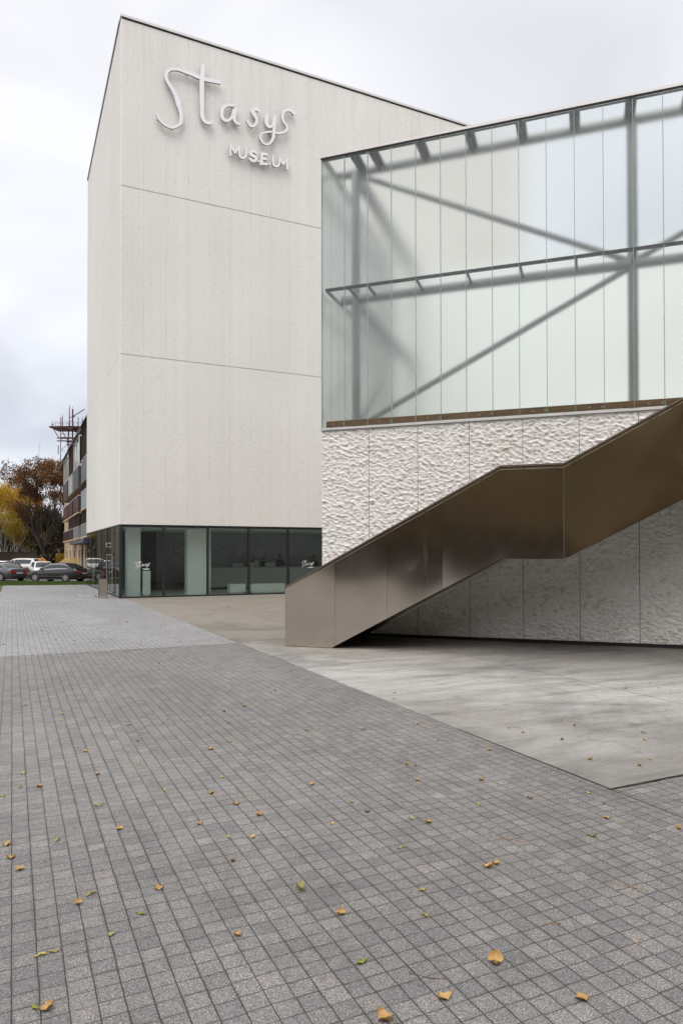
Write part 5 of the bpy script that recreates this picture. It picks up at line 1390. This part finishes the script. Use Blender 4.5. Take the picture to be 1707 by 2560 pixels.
# the square behind the viewer, seen only in the steel and the glass
rg = random.Random(78)
low = []; high = []
for k in range(12500):
    if k % 3: x, y = rg.uniform(-80, 45), rg.uniform(-66, -59)
    else: x, y = rg.uniform(-68, -60), rg.uniform(-62, 5)
    z = 23.0 * rg.random()
    (low if z < 3.2 + rg.uniform(-.8, .8) else high).append((Vector((x, y, z)), None))
tag(leaf_cloud(rg, low, 11, .9, .5).build('hedge', M['dusk']), 'dark hedge across the square, mirrored low in the steel stair', 'hedge', kind='stuff')
tag(leaf_cloud(rg, high, 11, .9, .5).build('treeline', M['olive_dim']), 'golden brown row of trees across the square, mirrored in the steel stair', 'trees', kind='stuff')

# ------------------------------------------------------------------ boundary wall, masts, buildings behind
b = MB(); b.box((-9, 66.8, LOT), (-1.05, 67.0, 1.95)); b.box((-9.02, 66.75, 1.951), (-1.0, 67.05, 2.02))
b.add([(-1.045, 66.8, LOT), (.3, 66.8, LOT), (.3, 67, LOT), (-1.045, 67, LOT), (-1.045, 66.8, 1.6), (.3, 66.8, .5), (.3, 67, .5), (-1.045, 67, 1.6)], [(0, 3, 2, 1), (4, 5, 6, 7), (0, 1, 5, 4), (1, 2, 6, 5), (2, 3, 7, 6), (3, 0, 4, 7)])
tag(b.build('boundary_wall', m_render('brown_wall_render', (0.05, 0.037, 0.03), (0.095, 0.07, 0.055), 1.0)), 'low brown boundary wall behind the parked cars', 'wall')
M['maroon'] = plain('maroon_steel', (0.062, 0.010, 0.018), 0.6)
M['mast_grey'] = plain('galvanised_steel', (0.28, 0.30, 0.36), 0.6)
def at(u, w, dist):
    """the point seen at source pixel (u, w), dist metres in front of the camera"""
    return CAM + (cf + cr * ((u - 853.5) / 1738.98) + cu * ((1359.94 - w) / 1738.98)) * dist
TD = 150.0
t0_ = at(181, 1105, TD); S_ = TD / 1738.98
tw_ = thing('antenna_tower', 'maroon lattice antenna tower with wide platform above the apartment roof', 'tower', (t0_.x, t0_.y, LOT), math.atan2(cr.y, cr.x))
ZP = lambda w: at(181, w, TD).z - LOT        # height of an image row at the tower
XP = lambda u: (u - 181) * S_
def bar(b, p, q, r_): b.tube([p, q], r_, 5)
b = MB()
half = 2.2
for dy in (-half, half):
    for u in (162, 205): bar(b, (XP(u), dy, 0), (XP(u), dy, ZP(1048)), .085)
zl = [0.2 + k * 2.4 for k in range(int(ZP(1075) / 2.4))]
for z0, z1 in zip(zl[:-1], zl[1:]):
    for dy in (-half, half):
        bar(b, (XP(162), dy, z0), (XP(205), dy, z1), .03); bar(b, (XP(205), dy, z0), (XP(162), dy, z1), .03); bar(b, (XP(162), dy, z1), (XP(205), dy, z1), .035)
    for u in (162, 205): bar(b, (XP(u), -half, z0), (XP(u), half, z1), .03)
b.build('lattice', M['maroon'], tw_)
b = MB()
b.box((XP(135), -2.6, ZP(1073.5)), (XP(220), 2.6, ZP(1070)))
for dy in (-2.6, 2.6):
    bar(b, (XP(144), dy, ZP(1074)), (XP(160), dy, ZP(1100)), .09); bar(b, (XP(216), dy, ZP(1078)), (XP(206), dy, ZP(1090)), .08)
    for zz in (1100, 1107): b.box((XP(155), dy - .1, ZP(zz) - .1), (XP(206), dy + .1, ZP(zz) + .12))
b.box((XP(182), -2.6, ZP(1078)), (XP(192), 2.6, ZP(1070))); 
for zz in (1081, 1090, 1098): bar(b, (XP(162), -2.6, ZP(zz)), (XP(205), -2.6, ZP(zz)), .05)
b.build('platform', M['maroon'], tw_)
b = MB()
for u, wt_, r_ in ((162, 1044, .09), (179.5, 1021, .09), (187.5, 1026, .16), (211.5, 1050, .09)):
    bar(b, (XP(u), -1.4, ZP(1107 if u > 185 and u < 190 else 1074)), (XP(u), -1.4, ZP(wt_)), r_)
    bar(b, (XP(u), -1.4, ZP(wt_)), (XP(u), -1.4, ZP(wt_ - 7)), .035)
bar(b, (XP(188), -1.4, ZP(1044)), (XP(217.5), -1.4, ZP(1026)), .1)
bar(b, (XP(178), -1.4, ZP(1047)), (XP(194), -1.4, ZP(1044)), .09); bar(b, (XP(179), -1.4, ZP(1055)), (XP(188), -1.4, ZP(1055)), .06)
bar(b, (XP(177), -1.4, ZP(1074)), (XP(176), -1.4, ZP(1131)), .06)
b.build('aerial', M['maroon'], tw_)
b = MB()
b.box((XP(136), -1.5, ZP(1071)), (XP(140), -1.3, ZP(1069))); bar(b, (XP(138), -1.4, ZP(1069)), (XP(138), -1.4, ZP(1064)), .04); b.box((XP(136.5), -1.55, ZP(1065)), (XP(140), -1.2, ZP(1063)))
b.build('warning_lamp', M['maroon'], tw_)
b = MB()
for w_ in (1060, 1064): bar(b, (XP(140), -2.6, ZP(w_)), (XP(217), -2.6, ZP(w_ + 1)), .025)
for u in range(142, 217, 9): bar(b, (XP(u), -2.6, ZP(1071)), (XP(u), -2.6, ZP(1059)), .025)
b.build('railing', M['maroon'], tw_)
b = MB(); b.box((XP(158), -2.9, ZP(1140)), (XP(160.5), -2.7, ZP(1118))); b.box((XP(164), -2.9, ZP(1136)), (XP(166), -2.7, ZP(1128))); b.build('panel_antenna', M['mast_grey'], tw_)
MD = 230.0
m0 = at(18, 1180, MD); SM = MD / 1738.98
ms = thing('radio_mast', 'thin grey lattice mast far off above the yellow birches', 'mast', (m0.x, m0.y, LOT), math.atan2(cr.y, cr.x))
b = MB(); ZM = lambda w: at(18, w, MD).z - LOT; XM = lambda u: (u - 18) * SM
for u in (14.5, 22):
    for dy in (-.5, .5): bar(b, (XM(u), dy, 0), (XM(u), dy, ZM(1166)), .09)
zz = 2.0
while zz < ZM(1166) - 1:
    bar(b, (XM(14.5), -.5, zz), (XM(22), -.5, zz), .05); bar(b, (XM(14.5), -.5, zz), (XM(22), -.5, zz + 1.3), .03); zz += 1.3
for w_ in (1166, 1176, 1183): b.box((XM(12.5), -.6, ZM(w_) - .06), (XM(24), .6, ZM(w_) + .06))
bar(b, (XM(22.5), -.5, ZM(1166)), (XM(22.5), -.5, ZM(1145)), .07); bar(b, (XM(18.5), -.5, ZM(1163)), (XM(22.5), -.5, ZM(1152)), .04)
b.build('lattice', M['mast_grey'], ms)

M['cream'] = m_render('cream_render', (0.50, 0.36, 0.22), (0.64, 0.48, 0.31))
M['yellow'] = m_render('yellow_render', (0.55, 0.42, 0.20), (0.66, 0.52, 0.28))
M['brownwood'] = m_wood('brown_boards', (0.03, 0.016, 0.011), (0.065, 0.035, 0.025), 2)
M['soffit'] = m_wood('soffit_boards', (0.09, 0.045, 0.02), (0.17, 0.085, 0.035), 2)
M['roof'] = plain('dark_sheet_roof', (0.05, 0.05, 0.052), .5)
M['winglass'] = NT('dark_window_glass').pbr((0.02, 0.022, 0.025), .06, 0, Specular_IOR_Level=.7)
M['win_white'] = plain('white_window_paint', (0.66, 0.66, 0.62), .5)
BALC = {'char': m_corrugated('charcoal_sheet', (0.045, 0.047, 0.055)), 'blue': m_corrugated('pale_blue_sheet', (0.30, 0.34, 0.39)), 'grey': m_corrugated('grey_sheet', (0.22, 0.225, 0.23)),
        'maroon': m_corrugated('maroon_sheet', (0.055, 0.018, 0.017)), 'red': m_corrugated('rust_red_sheet', (0.11, 0.032, 0.022)), 'light': m_corrugated('light_sheet', (0.36, 0.37, 0.38)), 'slate': m_corrugated('slate_sheet', (0.10, 0.105, 0.12))}
FX = 1.7
apt = thing('apartment_block', 'long cream apartment block with mismatched glazed balconies behind the museum', 'building', (FX, 58.6, LOT))
b = MB(); b.box((0, -40.0, 0), (11, 0, 11.75)); b.build('wall', M['cream'], apt)
b = MB()
b.add([(-.75, -40.3, 11.95), (-.75, .4, 11.95), (5.5, .4, 13.9), (5.5, -40.3, 13.9), (11.7, .4, 11.95), (11.7, -40.3, 11.95), (-.75, -40.3, 12.07), (-.75, .4, 12.07), (5.5, .4, 14.02), (5.5, -40.3, 14.02), (11.7, .4, 12.07), (11.7, -40.3, 12.07)],
      [(0, 3, 2, 1), (3, 5, 4, 2), (6, 7, 8, 9), (9, 8, 10, 11), (0, 1, 7, 6), (1, 2, 8, 7), (2, 4, 10, 8), (0, 6, 9, 3), (3, 9, 11, 5)])
rf = b.build('roof', M['roof'], apt)
b = MB(); b.box((-.72, -40.0, 11.76), (-.002, 0.2, 11.945)); b.build('eaves', M['soffit'], rf)
def Y(y): return y - 58.6
rows_ = {1: (7.3, 8.9), 2: (5.35, 6.6), 3: (3.35, 4.2)}
cols = {'a': (21.6, 26.2), 'b': (28.6, 33.5), 'c': (34.6, 39.1), 'd': (40.4, 45.8), 'e': (16.5, 20.5)}
spec = {('a', 1): ('slate', 'dark'), ('a', 2): ('blue', 'dark'), ('a', 3): ('grey', 'dark'), ('b', 1): ('char', 'white'), ('b', 2): ('maroon', None), ('b', 3): ('grey', 'dark'),
        ('c', 1): ('light', 'dark'), ('c', 2): ('maroon', None), ('c', 3): ('maroon', 'dark'), ('d', 1): ('maroon', 'white'), ('d', 2): ('red', None), ('d', 3): ('maroon', None), ('e', 1): ('char', 'dark'), ('e', 2): ('maroon', 'dark'), ('e', 3): ('grey', 'dark')}
for (c, r_), (ms_, gl) in spec.items():
    y0, y1 = cols[c]; z0, z1 = rows_[r_]; dp = .92
    bz = MB(); bz.box((-dp, Y(y0), z0), (-.002, Y(y1), z1))
    bo = bz.build('balcony', BALC[ms_], apt)
    q = MB(); q.box((-dp - .03, Y(y0) - .03, z0 - .10), (-.001, Y(y1) + .03, z0 - .002)); q.build('balcony_slab', M['soffit'] if r_ == 1 else M['cream'], bo)
    q = MB(); q.box((-dp - .02, Y(y0) - .02, z1 + .001), (-.001, Y(y1) + .02, z1 + .05)); q.build('balcony_rail', M['coping'], bo)
    if gl:
        zt = {1: 11.2, 2: 7.12, 3: 5.17}[r_]
        mt = M['brownwood'] if gl == 'dark' else M['win_white']
        q = MB()
        for yy in np.linspace(y0, y1, 5)[::(1 if gl == 'dark' else 2)]: q.box((-dp + .02, Y(yy) - .04, z1 + .051), (-dp + .09, Y(yy) + .04, zt))
        q.box((-dp + .02, Y(y0) - .06, zt + .001), (-.003, Y(y1) + .06, zt + .12)); q.box((-.15, Y(y0) - .05, z1 + .051), (-.003, Y(y0) + .05, zt))
        q.box((-dp + .12, Y(y0) - .04, z1 + .051), (-.16, Y(y0) + .04, z1 + .2))
        fo = q.build('glazing_frame', mt, bo)
        q = MB(); q.quad((-dp + .07, Y(y0) + .07, z1 + .06), (-dp + .07, Y(y1) - .07, z1 + .06), (-dp + .07, Y(y1) - .07, zt - .01), (-dp + .07, Y(y0) + .07, zt - .01)); q.quad((-dp + .13, Y(y0), z1 + .21), (-.16, Y(y0), z1 + .21), (-.16, Y(y0), zt - .01), (-dp + .13, Y(y0), zt - .01))
        q.build('pane', M['winglass'], fo)
        if r_ == 1:
            q = MB(); q.add([(-dp - .15, Y(y0) - .1, zt + .125), (-.01, Y(y0) - .1, zt + .42), (-.01, Y(y1) + .1, zt + .42), (-dp - .15, Y(y1) + .1, zt + .125), (-dp - .15, Y(y0) - .1, zt + .17), (-.01, Y(y0) - .1, zt + .47), (-.01, Y(y1) + .1, zt + .47), (-dp - .15, Y(y1) + .1, zt + .17)], [(0, 3, 2, 1), (4, 5, 6, 7), (0, 1, 5, 4), (1, 2, 6, 5), (2, 3, 7, 6), (3, 0, 4, 7)])
            q.build('balcony_roof', M['roof'], bo)
    else:
        q = MB()
        for yy in (y0 + 1.2, y1 - 1.2): q.box((-.05, Y(yy) - .55, z1 - .9), (-.004, Y(yy) + .55, z1 + 1.1))
        q.build('window', M['winglass'], apt)
for k, yy in enumerate((47.3, 49.6, 52.2, 54.8, 57.2)):
    for zz in (3.4, 6.1, 8.8):
        q = MB(); q.box((-.04, Y(yy) - .6, zz), (-.003, Y(yy) + .6, zz + 1.4)); f = q.build('window', M['win_white'], apt)
        q = MB(); q.box((-.055, Y(yy) - .5, zz + .1), (-.041, Y(yy) + .5, zz + 1.3)); q.build('pane', M['winglass'], f)
for yy in (22.5, 24.5, 27.5, 30.0, 32.2, 35.5, 38, 43, 48, 53):
    q = MB(); q.box((-.06, Y(yy) - .55, .9), (-.002, Y(yy) + .55, 2.6)); f = q.build('shop_window', M['win_white'], apt)
    q = MB(); q.box((-.07, Y(yy) - .45, 1.0), (-.061, Y(yy) + .45, 2.5)); q.build('pane', M['winglass'], f)
q = MB(); q.box((-1.25, Y(20.0), 2.86), (-.004, Y(33.0), 3.1)); cn = q.build('canopy', plain('grey_canopy', (.10, .105, .11), .6), apt)
q = MB(); q.box((-1.28, Y(19.96), 2.8), (-.9, Y(19.99), 3.15)); q.build('canopy_sign', plain('blue_sign', (.03, .03, .12), .5), cn)
q = MB(); q.tube([(-.25, Y(32.6), 0), (-.25, Y(32.6), 2.85)], .07, 8); q.build('canopy_post', plain('grey_post', (.16, .18, .2), .5), apt)
q = MB(); q.box((-.5, Y(33.2), 2.9), (-.003, Y(34.3), 4.0)); q.build('sign_box', M['win_white'], apt)
q = MB()
q.prism([(-1.9, .0), (2.5, .0), (2.5, 1.74), (-1.0, 1.74), (-1.9, 1.05)], 0, .18)
rw = q.build('ramp_wall', M['yellow'], None, (FX, 40.9, LOT))
tag(rw, 'low yellow parapet of the entrance ramp behind the anthracite saloon', 'wall')
# building left of the frame, seen in the lobby's side glass
off_ = thing('shop_building', 'beige rendered building with a dark sign band mirrored in the lobby glass', 'building', (-5.75, 50.0, LOT))
b = MB(); b.box((-16, 0, 0), (0, 14, 8.5)); b.build('wall', m_render('beige_render', (.20, .175, .14), (.27, .24, .195)), off_)
b = MB(); b.box((-13, -.12, 3.3), (-1.2, -.003, 4.5)); b.build('sign_band', M['frame'], off_)
for k in range(5):
    b = MB(); b.box((-12.2 + 2.4 * k, -.06, .0), (-10.9 + 2.4 * k, -.002, 2.6)); b.build('shop_door', M['winglass'], off_)
    b = MB(); b.box((-12.7 + 2.4 * k, -.1, 4.6), (-12.62 + 2.4 * k, -.002, 8.4)); b.build('downpipe', M['frame'], off_)
b = MB(); b.box((-16.2, -.3, 8.5), (.15, 14.2, 8.75)); b.build('roof', M['roof'], off_)
ac = MB(); ac.box((-.02, 0, 0), (.42, .35, .5)); 
aco = ac.build('air_unit', M['win_white'], None, (-5.62, 49.55, 2.45), bevel=.02)
tag(aco, 'small white air conditioning box at the left frame edge above the cars', 'air conditioner')
q = MB(); q.disc((.16, -.005, .25), (0, 1, 0), .16, .01, 16); q.build('fan_grille', M['black_plastic'], aco)
# block across the square behind the viewer, seen only as a reflection
blk = thing('office_block', 'brown block across the square mirrored in the bronze stair', 'building', (-38, -78, 0), R(30))
b = MB(); b.box((-22, -8, 0), (22, 0, 23)); b.build('wall', m_render('brown_render', (.12, .09, .06), (.17, .125, .085)), blk)
for i in range(8):
    for j in range(3):
        b = MB(); b.box((-20 + 5.2 * i, .003, 1.6 + 3.4 * j), (-17.6 + 5.2 * i, .05, 3.4 + 3.4 * j)); b.build('window', M['winglass'], blk)
